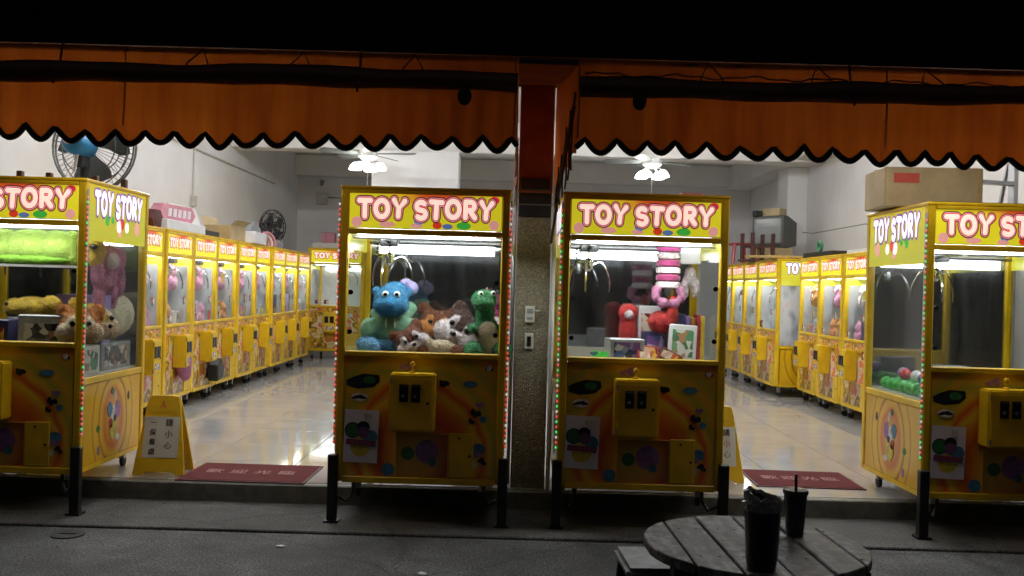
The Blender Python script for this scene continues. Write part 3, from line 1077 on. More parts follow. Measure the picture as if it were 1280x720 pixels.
# ================================================================== claw machine
def claw_machine(name, W, D, zb, zt, legs=False, mirror=True, led=(), deck_t=0.43, claw=(0.0, 0.0), poster=True, art='art_front', fine=True, light='tube_light'):
    root = empty(name)
    H = zt - zb
    Z = lambda t: zb + H * t
    x0, x1, yf, yk = -W / 2, W / 2, -D / 2, D / 2
    p = 0.042                                       # post width
    # base cabinet with recessed front and side panels
    zs = Z(0.445)
    zsd = Z(0.321)
    cab = MB().box(x0 + p, x1 - p, yf + 0.012, yk - 0.012, zb, zsd - 0.035).build('base_cabinet', 'yellow_paint', root)
    MB().box(x0 + p, x1 - p, yf + 0.012, yf + 0.04, zsd - 0.034, zs - 0.03).build('front_upper_panel', 'yellow_paint', root)
    a = MB().box(x0 + p + 0.003, x1 - p - 0.003, yf + 0.006, yf + 0.0115, zb + 0.032, zs - 0.032).build('front_art_panel', art, cab)
    MB().box(x0 + p, x1 - p, yf - 0.006, yf + 0.011, zb - 0.004, zb + 0.030).build('kick_rail', 'yellow_paint', cab, bevel=0.004)
    for sx in (-1, 1):
        X = sx * (W / 2 - 0.006)
        MB().box(min(X, X - sx * 0.006), max(X, X - sx * 0.006), yf + p + 0.01, yk - p - 0.01, zb + 0.025, zsd - 0.04).build('side_art_panel', 'art_side', cab)
        MB().box(min(X + sx * .004, X - sx * 0.02), max(X + sx * .004, X - sx * 0.02), yf + p, yk - p, zb - 0.002, zb + 0.022).build('side_rail', 'yellow_paint', cab)
        MB().box(min(X + sx * .005, X - sx * 0.02), max(X + sx * .005, X - sx * 0.02), yf + p, yk - p, zsd - 0.036, zsd).build('side_sill', 'yellow_paint', cab, bevel=0.003)
        if fine:
            # printed balls inside the oval, generic decoration
            for (yy, zz, r, mm, ex) in ((0.0, zb + 0.17, 0.055, 'print_yellow', 1.0), (-0.05, zb + 0.29, 0.045, 'print_blue', 0.8), (0.055, zb + 0.28, 0.05, 'print_violet', 0.7), (0.0, zb + 0.26, 0.05, 'print_white', 0.7),
                                        (0.02, zb + 0.36, 0.03, 'print_white', 0.5), (-0.02, zb + 0.39, 0.022, 'print_green', 0.7), (0.06, zb + 0.12, 0.02, 'print_white', 1.4), (-0.19, zb + 0.20, 0.022, 'print_green', 1.0),
                                        (0.20, zb + 0.34, 0.026, 'print_dark', 0.6), (-0.18, zb + 0.08, 0.03, 'print_violet', 0.6), (-0.035, zb + 0.21, 0.03, 'print_red', 0.8), (0.02, zb + 0.235, 0.02, 'print_dark', 1.0)):
                n = 14
                rn = random.Random(hash((round(yy, 3), round(zz, 3))) & 0xffff)
                poly = [(yy + r * ex * rn.uniform(.8, 1.1) * math.cos(2 * PI * k / n), zz + r * rn.uniform(.8, 1.1) * math.sin(2 * PI * k / n)) for k in range(n)]
                off = 0.0012 + 0.0006 * (int(zz * 1000) % 4)
                MB().prism(poly, X, X + sx * off, 'x').build('printed_spot', mm, cab)
    # corner posts and rails
    for (ax, bx) in ((x0, x0 + p), (x1 - p, x1)):
        MB().box(ax, bx, yf, yf + p, zb, zt - 0.002).build('corner_post', 'yellow_paint', root, bevel=0.006)
        MB().box(ax, bx, yk - p, yk, zb, zt - 0.002).build('corner_post', 'yellow_paint', root, bevel=0.006)
    MB().box(x0 + p, x1 - p, yf - 0.003, yf + 0.035, zs - 0.029, zs).build('window_sill', 'yellow_paint', root, bevel=0.005)
    MB().box(x0 + p, x1 - p, yf - 0.004, yf + 0.03, Z(0.841), Z(0.861)).build('window_head', 'yellow_paint', root, bevel=0.005)
    # header light box
    hd = MB().box(x0 + p, x1 - p, yf + 0.013, yk - 0.013, Z(0.862), zt - 0.012).build('header', 'white_plastic', root)
    MB().box(x0 - 0.004, x1 + 0.004, yf - 0.004, yk + 0.004, zt - 0.011, zt + 0.008).build('roof', 'yellow_paint', root, bevel=0.005)
    MB().box(x0 + p, x1 - p, yf - 0.004, yf + 0.012, zt - 0.030, zt - 0.0115).build('header_rim', 'yellow_paint', hd, bevel=0.003)
    sw_ = W - 2 * p - 0.006
    z0s, z1s = Z(0.865), zt - 0.031
    zc = (z0s + z1s) / 2
    MB().box(-sw_ / 2, sw_ / 2, -0.003, 0.003, -(z1s - z0s) / 2, (z1s - z0s) / 2).build('sign_panel', 'sign_front', hd, loc=(0, yf + 0.008, zc))
    s = sw_ * 0.93 / LW
    for me, tot in LET:
        o = link(me.name, me, None, hd, (0, yf + 0.004, zc + 0.012))
        o.scale = (s, 0.05, min(s * 1.12, (z1s - z0s) * 0.74 / 1.3))
    if fine:
        for (fx, dz, r, mm, ex) in ((0.52, -0.075, 0.020, 'art_green', 1.9), (0.30, -0.078, 0.014, 'art_blue', 2.0), (-0.52, -0.070, 0.016, 'art_pink', 2.6), (0.16, -0.070, 0.02, 'art_red', 1.2), (-0.93, -0.07, 0.028, 'art_pink', 1.0),
                                    (0.93, -0.075, 0.026, 'art_pink', 1.0), (-0.08, 0.04, 0.022, 'art_pink', 1.0), (-0.09, -0.045, 0.026, 'art_blue', 1.0), (-0.12, -0.075, 0.014, 'art_pink', 2.2), (0.93, 0.075, 0.02, 'letter_red', 1.3)):
            b = MB()
            zz = min(max(dz, -(z1s - z0s) / 2 + r), (z1s - z0s) / 2 - r)
            disc(b, fx * sw_ / 2 * 0.97, zz, r, 0, 0.0015, 16, ex)
            b.build('printed_ball', mm, hd, loc=(0, yf + 0.0035 + 0.0006 * (int(abs(fx) * 100) % 3), zc))
    for sx in (-1, 1):
        zlo = Z(0.795)
        X = sx * (W / 2 - 0.010)
        sp = MB().box(-0.006, 0.006, -(D - 2 * p) / 2, (D - 2 * p) / 2, 0, zt - 0.014 - zlo).build('side_sign_panel', 'sign_side', hd, loc=(X, 0, zlo))
        for me, tot in LETS:
            o = link(me.name, me, None, hd, (X + sx * 0.0075, 0, zlo + (zt - zlo) * 0.66))
            ss = (D - 2 * p) * 0.86 / LW
            o.scale = (ss, 0.05, ss * 1.6)
            o.rotation_euler.z = sx * PI / 2
        if fine:
            for (fy, fz, r, mm) in ((0.0, 0.30, 0.035, 'letter_white'), (0.05, 0.36, 0.035, 'art_red'), (0.13, 0.30, 0.03, 'letter_white'), (-0.18, 0.38, 0.03, 'art_green'), (0.02, 0.2, 0.03, 'art_pink'), (-0.1, 0.40, 0.02, 'art_green'), (0.3, 0.3, 0.04, 'art_pink')):
                n = 14
                poly = [(fy * D + r * 0.8 * math.cos(2 * PI * k / n), zlo + fz * (zt - zlo) + r * math.sin(2 * PI * k / n)) for k in range(n)]
                MB().prism(poly, X + sx * 0.006, X + sx * (0.0072 + 0.0004 * (int(r * 1000) % 3)), 'x').build('printed_ball', mm, hd)
    # glazing
    g = MB().box(x0 + p, x1 - p, yf + 0.012, yf + 0.017, zs + 0.001, Z(0.841) - 0.001).build('front_glass', 'glass', root)
    for sx in (-1, 1):
        for zz in (0.50, 0.16):
            zz = zs + (Z(0.841) - zs) * (zz + (0.14 if sx > 0 else 0.0) * (0.8 if zz > 0.3 else 0))
            MB().lathe([(0.013, 0), (0.013, 0.010), (0.009, 0.014)], 12, (sx * (W / 2 - p - 0.018), yf + 0.012, zz), 'y').build('lock', 'dark_slot', g) if (sx > 0 or zz) and fine else None
        X = sx * (W / 2 - 0.012)
        MB().box(X - 0.002, X + 0.002, yf + p, yk - p, zsd + 0.001, Z(0.795) - 0.001).build('side_glass' if fine else 'side_pane', 'glass' if fine else 'opal_acrylic', root)  # translucent white row panes, added in place of glass to brighten the windows
    if mirror:
        MB().box(x0 + p, x1 - p, yk - 0.022, yk - 0.016, zsd, Z(0.861)).build('back_mirror', 'mirror', root)
    else:
        MB().box(x0 + p, x1 - p, yk - 0.022, yk - 0.016, zsd, Z(0.861)).build('back_panel', 'white_deck', root)
    zd = Z(deck_t)
    MB().box(x0 + p + 0.001, x1 - p - 0.001, yf + 0.042, yk - 0.024, zd - 0.02, zd).build('prize_deck', 'white_deck', root)
    # lighting inside, under the header
    MB().box(x0 + p + 0.03, x1 - p - 0.03, yf + 0.045, yf + 0.10, Z(0.842), Z(0.858)).build('light_tube', light, root, bevel=0.006)
    MB().box(x0 + p + 0.05, x1 - p - 0.05, yk - 0.062, yk - 0.030, Z(0.795), Z(0.835)).build('light_panel', 'panel_light' if fine else 'row_panel', root, bevel=0.004)
    # gantry and claw
    zt2 = Z(0.835)
    gy = claw[1]
    ga = MB()
    ga.tube([(x0 + p, yk - 0.09, zt2), (x1 - p, yk - 0.09, zt2)], 0.009, 8)
    ga.tube([(x0 + p, yf + 0.13, zt2), (x1 - p, yf + 0.13, zt2)], 0.009, 8)
    gan = ga.build('gantry_rail', 'steel', root, smooth=True)
    cx = claw[0]
    MB().box(cx - 0.05, cx + 0.05, gy - 0.06, gy + 0.06, zt2 - 0.035, zt2 + 0.012).build('carriage', 'dark_slot', gan, bevel=0.004)
    MB().box(cx - 0.012, cx + 0.012, yf + 0.13, yk - 0.09, zt2 - 0.012, zt2 + 0.0).build('cross_rail', 'steel', gan)
    cl = MB()
    zh = zt2 - 0.10
    cl.tube([(cx, gy, zt2 - 0.03), (cx, gy, zh)], 0.005, 6)
    cl.lathe([(0.010, 0.03), (0.026, 0.02), (0.028, -0.03), (0.012, -0.045)], 14, (cx, gy, zh))
    clo = cl.build('claw', 'chrome', root, smooth=True)
    coil = [(cx - 0.06 + 0.016 * math.cos(k * 1.1), gy + 0.016 * math.sin(k * 1.1), zt2 - 0.01 - k * 0.0042) for k in range(22)]
    MB().tube(coil, 0.0035, 5).build('coil_cable', 'black_rubber', clo)
    for k in range(3):
        an = R(20 + 120 * k)
        prong = []
        for i in range(13):
            t = i / 12
            if t < 0.3:
                rr, dz = 0.02 + t / 0.3 * 0.06, 0.02 * math.sin(t / 0.3 * PI / 2)
            else:
                u = (t - 0.3) / 0.7
                rr = 0.08 + 0.055 * math.sin(u * PI * 0.62)
                dz = 0.02 - 0.17 * u ** 1.15
            prong.append((cx + rr * math.cos(an), gy + rr * math.sin(an), zh - 0.01 + dz))
        MB().tube(prong, [0.0065] * 10 + [0.006, 0.005, 0.004], 7).build('prong', 'chrome', clo, smooth=True)
    # coin box
    cbx, cbw, c0, c1 = -0.035, 0.235 * W / 0.885, Z(0.185), Z(0.378)
    cb = MB().box(cbx - cbw / 2, cbx + cbw / 2, yf - 0.105, yf + 0.005, c0, c1).build('coin_box', 'yellow_paint', root, bevel=0.008, segs=2)
    MB().box(cbx - cbw / 2 + 0.014, cbx + cbw / 2 - 0.014, yf - 0.108, yf - 0.1055, c0 + 0.012, c1 - 0.025).build('coin_door', 'yellow_plastic', cb, bevel=0.001)
    for dx in (-0.040, 0.022):
        MB().box(cbx + dx - 0.024, cbx + dx + 0.022, yf - 0.116, yf - 0.1085, c1 - 0.145, c1 - 0.055).build('coin_slot', 'dark_slot', cb, bevel=0.002)
        if fine:
            MB().box(cbx + dx - 0.018, cbx + dx + 0.016, yf - 0.119, yf - 0.1165, c1 - 0.066, c1 - 0.060).build('slot_rim', 'chrome', cb)
            MB().lathe([(0.007, -0.006), (0.009, 0)], 10, (cbx + dx - 0.004, yf - 0.117, c1 - 0.115), 'y').build('coin_return', 'steel', cb)
    for hz in (0.05, 0.82):
        MB().tube([(cbx - cbw / 2 + 0.010, yf - 0.110, c0 + (c1 - c0) * hz), (cbx - cbw / 2 + 0.010, yf - 0.110, c0 + (c1 - c0) * hz + 0.03)], 0.005, 6).build('hinge', 'steel', cb)
    if not fine:
        MB().box(cbx - 0.055, cbx + 0.045, yf - 0.1095, yf - 0.1082, c0 + 0.035, c0 + 0.085).build('instruction_label', 'print_label', cb)
    MB().lathe([(0.006, -0.005), (0.008, 0)], 10, (cbx + cbw / 2 - 0.035, yf - 0.109, c1 - 0.15), 'y').build('key_lock', 'dark_slot', cb)
    jb = MB().lathe([(0.018, 0), (0.016, 0.008), (0.006, 0.012), (0.006, 0.03), (0.013, 0.038), (0.014, 0.048), (0.008, 0.058), (0.0, 0.06)], 14, (cbx - 0.005, yf - 0.055, c1)).build('joystick', 'yellow_plastic', cb, smooth=True)
    # prize door and locker
    d0, d1 = Z(0.02) + 0.006, Z(0.170)
    fr = MB()
    dx0, dx1 = cbx - 0.085, cbx + 0.185
    for bx in ((dx0 - 0.006, dx0, d0, d1), (dx1, dx1 + 0.004, d0, d1)):
        fr.box(bx[0], bx[1], yf - 0.001, yf + 0.006, bx[2], bx[3])
    fr.box(dx0, dx1, yf - 0.001, yf + 0.006, d1 - 0.004, d1)
    dr = fr.build('prize_door', 'yellow_plastic', root)
    MB().box(dx0 + 0.001, dx1 - 0.001, yf + 0.0005, yf + 0.004, d0, d1 - 0.005).build('flap', 'smoked_glass', dr)
    lk = MB().box(dx1 + 0.006, dx1 + 0.135, yf - 0.004, yf + 0.0055, d0, d1 + 0.006).build('locker_door', 'yellow_paint', root, bevel=0.003)
    MB().lathe([(0.006, -0.004), (0.007, 0)], 10, (dx1 + 0.115, yf - 0.004, (d0 + d1) / 2), 'y').build('keyhole', 'dark_slot', lk)
    if fine:
        MB().lathe([(0.005, -0.004), (0.006, 0)], 10, (dx1 + 0.06, yf - 0.004, d1 - 0.02), 'y').build('keyhole', 'dark_slot', lk)
        # printed decoration on the art panel
        rn = random.Random(5)
        spots = [(-0.30, 0.80, 0.045, 'print_dark', 1.8), (-0.27, 0.805, 0.02, 'print_green', 1.6), (-0.32, 0.66, 0.022, 'print_white', 2.0), (-0.32, 0.66, 0.016, 'print_dark', 2.3),
                 (0.12, 0.79, 0.026, 'print_dark', 1.0), (0.12, 0.79, 0.018, 'print_green', 1.0), (0.26, 0.79, 0.018, 'print_blue', 2.2), (0.29, 0.55, 0.028, 'print_dark', 1.0), (0.31, 0.62, 0.02, 'print_violet', 1.0),
                 (0.27, 0.48, 0.018, 'print_dark', 1.0), (0.33, 0.50, 0.018, 'print_blue', 1.0), (0.31, 0.25, 0.03, 'print_blue', 1.2), (0.33, 0.15, 0.024, 'print_dark', 1.0), (0.29, 0.12, 0.02, 'print_white', 0.7), (0.30, 0.20, 0.02, 'print_violet', 1.0),
                 (-0.16, 0.06, 0.034, 'print_blue', 1.0), (0.355, 0.93, 0.020, 'print_dark', 1.0), (0.355, 0.93, 0.014, 'print_white', 1.0), (-0.07, 0.93, 0.03, 'print_violet', 1.4)]
        for i, (px, fz, r, mm, ex) in enumerate(spots):
            b = MB()
            zz = zb + 0.03 + (zs - zb - 0.06) * fz
            px *= W / 0.885
            if mm == 'print_dark' and ex == 1.8:
                b.prism([(px - 0.085, zz - 0.03), (px - 0.03, zz - 0.045), (px + 0.05, zz - 0.035), (px + 0.085, zz - 0.005), (px + 0.08, zz + 0.03), (px + 0.0, zz + 0.036), (px - 0.05, zz + 0.02), (px - 0.09, zz + 0.0)], yf + 0.0052, yf + 0.0058, 'y')
            elif 'dark' in mm or 'violet' in mm:
                blotch(b, px, zz, r, yf + 0.0036 - 0.0003 * (i % 5), i, 0.0022, 30, ex)
            else:
                disc(b, px, zz, r, yf + 0.0034 - 0.0003 * (i % 5), 0.0022, 16, ex)
            b.build('printed_spot', mm, cab)
        for (px, fz, r, mm) in ((0.04, 0.22, 0.062, 'print_violet'), (-0.06, 0.20, 0.035, 'print_green'), (0.07, 0.13, 0.022, 'print_blue')):
            b = MB()
            disc(b, px, zb + 0.03 + (zs - zb - 0.06) * fz, r, yf + 0.0042 - 0.0002 * (r < 0.03), 0.0012, 20)
            b.build('printed_ball', mm, cab)
    if poster:
        pw, ph = 0.178, 0.275
        px, pz = -0.305, Z(0.155)
        po = MB().box(-pw / 2, pw / 2, -0.0012, 0.0012, -ph / 2, ph / 2).build('poster', 'poster_paper', root, loc=(px, yf + 0.0005, pz))
        po.rotation_euler.y = R(1.5)
        for i, (ax, az, r, mm, ex) in enumerate(((0.0, -0.055, 0.052, 'print_yellow', 1.0), (-0.045, 0.03, 0.042, 'print_dark', 1.0), (-0.045, 0.03, 0.036, 'print_green', 1.0), (0.05, 0.0, 0.036, 'print_blue', 1.0), (0.01, 0.05, 0.030, 'print_dark', 1.1),
                                                 (0.012, 0.02, 0.03, 'print_purple', 1.1), (0.03, 0.105, 0.02, 'print_white', 1.0))):
            b = MB()
            disc(b, ax, az, r, -0.0018 - 0.0004 * i, 0.0005, 18, ex)
            b.build('printed_ball', mm, po)
        b = MB()
        b.prism([(-0.078, -0.045), (0.076, -0.052), (0.082, -0.022), (-0.074, -0.014)], -0.0052, -0.0046, 'y')
        b.build('printed_band', 'print_purple', po)
        b = MB()
        for k in range(9):
            b.prism([(-0.066 + k * 0.0155, -0.040), (-0.060 + k * 0.0155, -0.041), (-0.058 + k * 0.0155, -0.021 - 0.004 * (k % 3)), (-0.064 + k * 0.0155, -0.020)], -0.0058, -0.0053, 'y')
        b.build('printed_strokes', 'print_red', po)['kind'] = 'stuff'
    # feet
    def caster(cx_, cy_, zc_):
        c = MB().box(cx_ - 0.016, cx_ + 0.016, cy_ - 0.016, cy_ + 0.016, zc_ + 0.05, zb - 0.0005).build('caster', 'steel', root)
        MB().lathe([(0.024, -0.012), (0.032, -0.009), (0.032, 0.009), (0.024, 0.012)], 16, (cx_, cy_ + 0.012, zc_ + 0.032), 'x').build('caster_wheel', 'black_rubber', c, smooth=True)
    return root, caster, dict(yf=yf, yk=yk, x0=x0, x1=x1, zs=zs, zd=zd, zb=zb, zt=zt, Z=Z, W=W, D=D, p=p)


def led_strip(root, g, side, pal, z0=0.40, z1=None):
    z1 = z1 or g['zt'] - 0.05
    X = g['x0'] - 0.005 if side < 0 else g['x1'] + 0.005
    tape = MB().box(X - 0.004, X + 0.004, g['yf'] + 0.004, g['yf'] + 0.018, z0, z1).build('led_strip', 'pad_tape', root)
    bs = {}
    n = int((z1 - z0) / 0.027)
    for i in range(n):
        c = pal[i % len(pal)]
        b = bs.setdefault(c, MB())
        zz = z0 + 0.012 + i * 0.027
        b.sphere((X + side * 0.002, g['yf'] + 0.001, zz), (0.0055, 0.005, 0.007), 8, 5)
    for c, b in bs.items():
        b.build('led_bulbs', c, tape, smooth=True)['kind'] = 'stuff'


def front_legs(root, g):
    for sx, X in ((-1, g['x0']), (1, g['x1'])):
        l = MB()
        xa, xb = sorted((X + sx * 0.024, X - sx * 0.026))
        l.box(xa, xb, g['yf'] - 0.050, g['yf'] - 0.008, 0.012, 0.352)
        lo = l.build('leg', 'black_metal', root, bevel=0.004)
        MB().box(xa - 0.012, xb + 0.012, g['yf'] - 0.062, g['yf'] + 0.01, 0.0, 0.011).build('foot_plate', 'black_metal', lo)
        MB().tube([(X - sx * 0.03, g['yf'] - 0.02, 0.13), (X - sx * 0.07, g['yf'] + 0.01, 0.10), (X - sx * 0.10, g['yf'] + 0.03, 0.15), (X - sx * 0.10, g['yf'] + 0.03, 0.202)], 0.010, 6).build('leveller', 'black_metal', lo)


FW, FD, FY = 0.885, 0.83, 4.81
front = {}
RW, GW = ['led_red', 'led_white', 'led_red'], ['led_green', 'led_red', 'led_white', 'led_green', 'led_red']
for key, xc, dt, cl, leds, lab in (
        ('A', -2.2375 - FW / 2, 0.325, (-0.2, 0.1), ((1, ['led_red', 'led_green', 'led_red', 'led_red']),), 'yellow claw machine with a lime cushion on its shelf and a pink plush inside'),
        ('B', -0.905 + FW / 2, 0.425, (-0.235, -0.02), ((1, RW), (-1, RW)), 'yellow claw machine filled with blue, brown and green plush toys'),
        ('C', 0.258 + 0.87 / 2, 0.425, (-0.265, -0.02), ((-1, GW),), 'yellow claw machine holding boxes and a striped plush, pink box on its roof'),
        ('D', 2.165 + FW / 2, 0.325, (-0.18, 0.05), ((-1, GW),), 'nearly empty yellow claw machine with a cardboard carton on its roof')):
    wd = 0.87 if key == 'C' else FW
    r, caster, g = claw_machine('claw_machine', wd, FD, 0.205, 1.745, deck_t=dt, claw=cl)
    r.location = (xc, FY + FD / 2, 0)
    tag(r, lab, 'claw machine', 'claw machines along the shop front')
    front_legs(r, g)
    for cx_, cy_, cz_ in ((-0.36, 0.32, FZ), (0.36, 0.32, FZ), (-0.33, -0.30, 0.10), (0.33, -0.30, 0.10)):
        caster(cx_, cy_, cz_)
    for sd, pal in leds:
        led_strip(r, g, sd, pal)
    front[key] = (r, g, xc)

# ------------------------------------------------------------------ rows inside the shop
RWD, RDP = 0.668, 0.74
proto, caster, gr = claw_machine('claw_machine', RWD, RDP, 0.12, 1.545, mirror=False, deck_t=0.40, claw=(0.10, -0.23), poster=False, art='art_row', fine=False, light='row_light')
for cx_, cy_ in ((-0.27, -0.30), (0.27, -0.30), (-0.27, 0.30), (0.27, 0.30)):
    caster(cx_, cy_, 0.0)
PITCH = 0.675
LFX = -2.87
rows = []
used = [False]


def place_row(x, y, rz, label, group):
    if not used[0]:
        o = proto
        used[0] = True
    else:
        o = copy_tree(proto)
    vr = random.Random(int(y * 100))
    o.location = (x + vr.uniform(-0.010, 0.010), y, FZ)
    o.rotation_euler.z = rz + R(vr.uniform(-1.2, 1.2))
    for q in range(vr.choice((1, 2, 2))):
        lw, lh = vr.uniform(0.05, 0.10), vr.uniform(0.05, 0.09)
        lx, lz = vr.uniform(-0.22, 0.22), vr.choice((0.95, 0.80, 1.16, 0.62))
        stk = MB().box(-lw / 2, lw / 2, -0.001, 0.001, -lh / 2, lh / 2).build('sticker', vr.choice(('print_white', 'print_red', 'print_label', 'print_warm', 'print_yellow')), o, loc=(lx, -RDP / 2 + (0.010 if lz < 1.3 and lz > 0.76 else 0.004), lz))
        stk.rotation_euler.y = R(vr.uniform(-6, 6))
    tag(o, label, 'claw machine', group)
    return o


GL = 'claw machines along the long left wall'
GR = 'claw machines along the right wall'
for k, lab in enumerate(('yellow claw machine in the long row beneath the maroon hexagonal box',
                         'yellow claw machine in the long row with pink bag on its coin box',
                         'yellow claw machine in the long row with black bag by its coin box',
                         'yellow claw machine in the long row beneath the leaning white foam panel',
                         'yellow claw machine in the long row beneath the open brown cardboard box',
                         'yellow claw machine in the long row beneath the grey peaked carton',
                         'yellow claw machine in the long row beneath the black round fan',
                         'yellow claw machine last but one before the end of the long row',
                         'yellow claw machine ending the long row, next to the lone back machine')):
    place_row(LFX - RDP / 2, 6.925 + PITCH * (k + 0.5), PI / 2, lab, GL)
RFX = 3.15
for yb, lab in ((7.40, 'yellow claw machine ending the short row beside the folding ladder'), (8.08, 'yellow claw machine second from the folding ladder in the short row'),
                (8.76, 'yellow claw machine in the short row between white tray and black case'), (9.45, 'yellow claw machine under the flat black case, touching the jutting machine')):
    place_row(RFX + RDP / 2, yb + PITCH / 2, -PI / 2, lab, GR)
for yb, lab in ((11.30, 'yellow claw machine directly behind the jutting machine, under the upturned stool'), (11.98, 'yellow claw machine beneath the red plastic stool'),
                (12.66, 'yellow claw machine by the white pilaster ending its row')):
    place_row(3.02 + RDP / 2, yb + PITCH / 2, -PI / 2, lab, GR)
o = place_row(2.93 + RDP / 2 + 0.02, 10.25 + 0.44, -PI / 2, 'yellow claw machine jutting out of its row, a board on its roof', GR)
o.scale.x = 1.22
o = place_row(-2.62, 14.1, 0, 'yellow claw machine alone against the back wall with pink box on top', 'claw machine at the back wall')
o.scale = (1.28, 1.1, 1.07)

# ================================================================== lamps
def ceiling_fan(x, y, label, group, rz=0.3, drop=0.0):
    r = empty('ceiling_fan', (x, y, ZC - drop), rz)
    tag(r, label, 'ceiling fan', group)
    MB().lathe([(0.06, drop), (0.05, drop - 0.05), (0.012, drop - 0.06), (0.012, 0.001)], 14).build('down_rod', 'white_plastic', r, smooth=True)
    MB().lathe([(0.07, 0.0), (0.06, -0.04), (0.015, -0.06), (0.012, -0.06), (0.012, -0.24), (0.05, -0.25), (0.11, -0.27), (0.12, -0.34), (0.07, -0.38)], 20).build('motor', 'white_plastic', r, smooth=True)
    for k in range(5):
        a = 2 * PI * k / 5
        b = MB()
        b.prism([(0.10, -0.02), (0.18, -0.05), (0.55, -0.07), (0.60, -0.04), (0.60, 0.04), (0.55, 0.07), (0.18, 0.05), (0.10, 0.02)], -0.306, -0.300, 'z')
        b.v = [(vx, vy, vz + vy * 0.28) for vx, vy, vz in b.v]
        b.build('blade', 'fan_blade', r, bevel=0.002, rz=a)
    for k in range(4):
        a = 2 * PI * k / 4 + 0.4
        cx, cy = 0.15 * math.cos(a), 0.15 * math.sin(a)
        arm = MB().tube([(0.05 * math.cos(a), 0.05 * math.sin(a), -0.38), (cx * 0.8, cy * 0.8, -0.40), (cx, cy, -0.41)], 0.010, 6).build('lamp_arm', 'chrome', r, smooth=True)
        MB().lathe([(0.02, -0.41), (0.04, -0.425), (0.065, -0.455), (0.08, -0.495), (0.07, -0.50), (0.0, -0.48)], 18, (cx, cy, 0)).build('lamp_shade', 'lamp_glass', arm, smooth=True)
    MB().tube([(0, 0, -0.38), (0, 0, -0.72)], 0.003, 5).build('pull_chain', 'steel', r)
    return r


GF = 'ceiling fans with lamps'
ceiling_fan(1.68, 11.3, 'ceiling fan with lit glass lamps and hanging chain in open ceiling', GF, 0.5, 0.26)
ceiling_fan(-1.79, 11.15, 'lit ceiling fan lamp beside the white square column', GF, 1.1, 0.28)


def batten(x, y, z=ZC, lab='long white fluorescent batten on the shop ceiling', grp='fluorescent battens on the ceiling', tube='ceiling_tube'):
    r = empty('ceiling_light', (x, y, z))
    tag(r, lab, 'light', grp)
    MB().box(-0.62, 0.62, -0.06, 0.06, -0.045, 0.0).build('housing', 'white_plastic', r, bevel=0.006)
    for yy in (-0.032, 0.032):
        MB().tube([(-0.59, yy, -0.066), (0.59, yy, -0.066)], 0.016, 10).build('tube', tube, r, smooth=True)


for x, y in ((-2.0, 6.6), (2.1, 6.6), (-2.0, 9.3), (2.1, 9.3), (0.2, 8.0)):
    batten(x, y)
for x in (-1.75, 1.95):
    batten(x, 4.52, 2.215, 'dim fluorescent batten fixed under the orange awning', 'battens under the awning', 'awning_tube')


# ================================================================== soft toys
def soft(name, blobs, m, parent=None, vox=0.011, fuzz=0.0028, loc=(0, 0, 0), pile=0.011, dens=70000):
    """one continuous surface grown from overlapping ellipsoids"""
    b = MB()
    for c, r in blobs:
        b.sphere(c, r, 16, 12)
    me = b.mesh('tmp')
    o = bpy.data.objects.new('tmp', me)
    COL.objects.link(o)
    md = o.modifiers.new('r', 'REMESH')
    md.mode = 'VOXEL'
    md.voxel_size = vox
    sm = o.modifiers.new('s', 'SMOOTH')
    sm.iterations = 3
    sm.factor = 0.5
    dg = bpy.context.evaluated_depsgraph_get()
    res = bpy.data.meshes.new_from_object(o.evaluated_get(dg))
    bpy.data.objects.remove(o)
    bpy.data.meshes.remove(me)
    rn = random.Random(len(res.vertices))
    nr = [v.normal.copy() for v in res.vertices]
    for v, q in zip(res.vertices, nr):
        v.co += q * rn.uniform(-fuzz, fuzz)
    if pile > 0:
        # pile: short blades of fibre standing on the surface
        vs = [v.co.copy() for v in res.vertices]
        fs = [tuple(p.vertices) for p in res.polygons]
        nb = len(fs)
        for p in list(res.polygons):
            cnt = p.area * dens
            k = int(cnt) + (1 if rn.random() < cnt - int(cnt) else 0)
            c = [res.vertices[i].co for i in p.vertices]
            for _ in range(k):
                a, b2 = rn.random(), rn.random()
                q = c[0].lerp(c[1], a).lerp(c[-1].lerp(c[2], a) if len(c) > 3 else c[2], b2)
                d = (p.normal + Vector((rn.uniform(-.9, .9), rn.uniform(-.9, .9), rn.uniform(-1.1, .4)))).normalized()
                sd = d.orthogonal().normalized()
                sd.rotate(Matrix.Rotation(rn.uniform(0, 6.28), 3, d))
                L = pile * rn.uniform(0.5, 1.15)
                o_ = len(vs)
                vs += [q - sd * 0.0011 - p.normal * 0.001, q + sd * 0.0011 - p.normal * 0.001, q + d * L]
                fs.append((o_, o_ + 1, o_ + 2))
        r2 = bpy.data.meshes.new(name)
        r2.from_pydata(vs, [], fs)
        bpy.data.meshes.remove(res)
        res = r2
        for p in res.polygons[:nb]:
            p.use_smooth = True
    else:
        for p in res.polygons:
            p.use_smooth = True
    res.name = name
    return link(name, res, m, parent, loc)


def eyes(root, pts, r, pr=0.55, white=True, d=(0, -1, 0)):
    for p in pts:
        if white:
            e = MB().sphere(p, (r, r * 0.6, r * 1.1), 12, 8).build('eye', 'eye_white', root, smooth=True)
            MB().sphere((p[0], p[1] - r * 0.5, p[2]), (r * pr, r * 0.3, r * pr), 10, 6).build('pupil', 'eye_black', e, smooth=True)
        else:
            MB().sphere(p, r, 10, 8).build('eye', 'eye_black', root, smooth=True)


rB, gB, xB = front['B']
zB = gB['zd']
YB0 = FY
